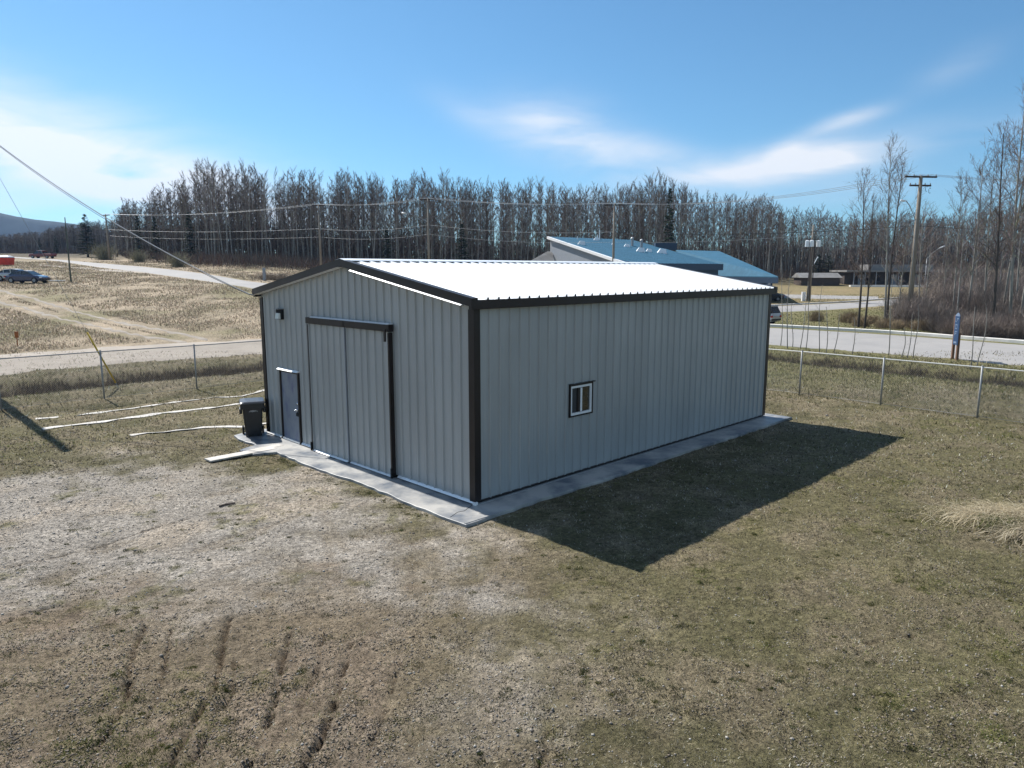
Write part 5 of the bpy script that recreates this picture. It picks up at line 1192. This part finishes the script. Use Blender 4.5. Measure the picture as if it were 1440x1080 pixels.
# saplings between fence and road
sap = [tree_meshes(aspen(700+i, 5, 1, lean=.03, crown=(.25, 1), spread=.55, trunk_r=.022, limbs=14, twigs=5, tw=.010, pale=True), 'sapling') for i in range(4)]
for i, (px, py, yt) in enumerate(((1096, 486, 385), (1106, 490, 380), (1112, 488, 425), (1124, 490, 400), (1133, 491, 395), (1150, 497, 400), (1160, 497, 430), (1172, 494, 440), (1200, 498, 445), (1247, 500, 385), (1268, 503, 460), (1276, 503, 440), (1287, 503, 430), (1362, 520, 430), (1376, 517, 425), (1066, 482, 400))):
    b = G(px, py); H_ = ZT(yt, b.y)-b.z; s = H_/5
    put_tree(sap[i % 4], b, max(s, .9), i*1.7, 'thin bare sapling growing between the right hand fence and the road', 'thin saplings between fence and road', name='sapling', sz=s)
# shrubs
def shrub(seed, H, Wd, n, cols, w_=.02):
    r = random.Random(seed); V, F, C = [], [], []; b = 0
    for i in range(n):
        az = r.uniform(0, 6.28); ln = abs(r.gauss(0, .5)); d = Vector((math.cos(az)*math.sin(ln), math.sin(az)*math.sin(ln), math.cos(ln))); p = Vector((r.gauss(0, Wd*.18), r.gauss(0, Wd*.18), 0)); L = H*r.uniform(.5, 1.05); q = p+d*L; s = d.cross(Vector((r.random(), r.random(), .1))).normalized()*w_/2
        c = np.array(r.choice(cols))*r.uniform(.7, 1.25); V += [tuple(p-s), tuple(p+s), tuple(q)]; F.append((b, b+1, b+2)); b += 3; C += [c]*3
        for k in range(5):
            u = r.uniform(.3, .95); o = p.lerp(q, u); d2 = (d+Vector((r.gauss(0, .5), r.gauss(0, .5), r.gauss(.1, .35)))).normalized(); l2 = L*r.uniform(.15, .4); s2 = s*.7; V += [tuple(o-s2), tuple(o+s2), tuple(o+d2*l2)]; F.append((b, b+1, b+2)); b += 3; C += [c*1.1]*3
    return npmesh('bare_shrub', np.array(V), np.array(F), M['twig'], col=np.array(C))
shr = [shrub(40+i, 2.6, 2.4, 420, [(.20, .17, .15), (.28, .235, .205), (.12, .10, .09), (.24, .185, .16), (.35, .30, .26)], .018) for i in range(5)]
rs = random.Random(8); k = 0
for px in np.linspace(1268, 1490, 44):
    for row in range(2):
        dp = rs.uniform(51, 60)-(px-1268)*.035 if row == 0 else rs.uniform(60, 74)
        if row == 0 and px < 1300: dp = rs.uniform(62, 68)
        b = AT(px+rs.uniform(-4, 4), dp)
        if not offroad(np.array([b.x]), np.array([b.y]))[0] or not offroad(np.array([b.x]), np.array([b.y-1.6]))[0]: continue
        o = link('bare_shrub', rs.choice(shr)); o.location = b; o.rotation_euler.z = rs.uniform(0, 6.28); s = rs.uniform(.7, 1.2)*(.75 if row == 0 else 1.15); o.scale = (s, s, s*rs.uniform(.8, 1.15))
        tag(o, 'leafless reddish brown shrub in the thicket across the road on the right', 'shrub', 'shrubs of the thicket across the road')
for i in range(60):
    px = rs.uniform(1325, 1520); b = AT(px, rs.uniform(76, 125)); o = link('bare_shrub', rs.choice(shr)); o.location = b; o.rotation_euler.z = rs.uniform(0, 6.28); s = rs.uniform(1.1, 1.7); o.scale = (s*1.3, s*1.3, s*rs.uniform(.9, 1.3))
    tag(o, 'tall leafless shrub at the back of the thicket near the right edge', 'shrub', 'tall shrubs at the back of the thicket')
straw = [shrub(60+i, 1.0, 1.6, 420, [(.34, .27, .17), (.27, .21, .13), (.22, .16, .11)], .02) for i in range(2)]
for i, px in enumerate(list(np.linspace(1190, 1310, 16))+[1148, 1385, 1400]):
    b = G(px, 455+(px-1190)*.07+rs.uniform(-3, 3)); 
    if not offroad(np.array([b.x]), np.array([b.y-.5]))[0]: b = AT(px, b.y+2)
    o = link('dead_grass_clump', straw[i % 2]); o.location = b; o.rotation_euler.z = i; s = rs.uniform(.6, 1.1); o.scale = (s, s, s)
    tag(o, 'straw coloured clump of dead grass at the far kerb of the paved road', 'grass clump', 'dead grass clumps along the far kerb')
palesh = shrub(81, 3.2, 3.4, 500, [(.30, .29, .19), (.36, .33, .22), (.24, .22, .15)], .05)
for px, dp, lab in ((147, 150, 'pale yellowish budding bush below the lone spruce'), (195, 138, 'faint pale bush on the far side of the road'), (250, 118, 'pale budding bush above the bend of the far road')):
    b = AT(px, dp); o = link('pale_bush', palesh); o.location = b; s = 1.3 if px < 160 else .9; o.scale = (s, s, s*.8); tag(o, lab, 'bush')
# dark dead weeds against the left corner of the shed, brush pile by the far road
for (px, dp, s, lab, m_) in ((1117, 0, 0, '', None),): pass
o = link('dead_weed', shrub(90, 1.3, .4, 60, [(.14, .09, .07), (.22, .16, .12)], .015)); p = shed(.8, SW+.5, 0); o.location = p; tag(o, 'tall brown dead weed against the back left corner of the shed', 'weed')
b = AT(383, 92); o = link('brush_pile', shrub(91, 1.6, 4.5, 500, [(.20, .16, .12), (.28, .23, .18)], .05)); o.location = b; o.scale = (1.6, 1, .55); tag(o, 'low brush pile beside the far road just above the shed roof', 'brush pile')
o = link('marker_post', MB().box((-.15, -.15, 0), (.15, .15, 1.6)).mesh('marker_post', M['bwall'])); o.location = AT(372, 90); tag(o, 'small pale marker post beside the brush pile', 'post')

# ------------------------------------------------------------------ distant hill
hx = np.linspace(-3300, 200, 90); hy = np.linspace(1350, 2500, 24); HX, HY = np.meshgrid(hx, hy)
pxh = 720+HX/HY*FPX; hz = np.interp(pxh, [-1200, -500, -100, 0, 50, 75, 112, 150, 250, 420], [300, 235, 172, 124, 108, 101, 99, 84, 45, 0]); hz = hz*np.exp(-((HY-1500)/350)**2)*sstep(1340, 1480, HY)+(fbm(HX, HY, 160, 4, 400)-.5)*16
Vh = np.stack([HX.ravel(), HY.ravel(), hz.ravel()], 1); idh = np.arange(HX.size).reshape(HX.shape); Fh = np.stack([idh[:-1, :-1], idh[:-1, 1:], idh[1:, 1:], idh[1:, :-1]], -1).reshape(-1, 4)
link('hills', npmesh('hills', Vh, Fh, mat('forested_hillside', (.022, .033, .035), .95, 0, .1, var=.35, vscale=.02), smooth=True), kind='structure')

# ------------------------------------------------------------------ air
HAZE = True
if HAZE:
    mb = MB(); mb.box((-3600, -500, -3), (3600, 3600, 380)); o = mb.build('haze', None, kind='stuff'); 
    m = bpy.data.materials.new('thin_blue_haze'); m.use_nodes = True; t = m.node_tree; t.nodes.clear(); v = t.nodes.new('ShaderNodeVolumePrincipled'); v.inputs['Color'].default_value = (.34, .58, 1, 1); v.inputs['Density'].default_value = .00011; v.inputs['Anisotropy'].default_value = .3
    oo = t.nodes.new('ShaderNodeOutputMaterial'); t.links.new(v.outputs[0], oo.inputs['Volume']); o.data.materials.append(m); tag(o, 'thin bluish air haze over the distance', 'haze')
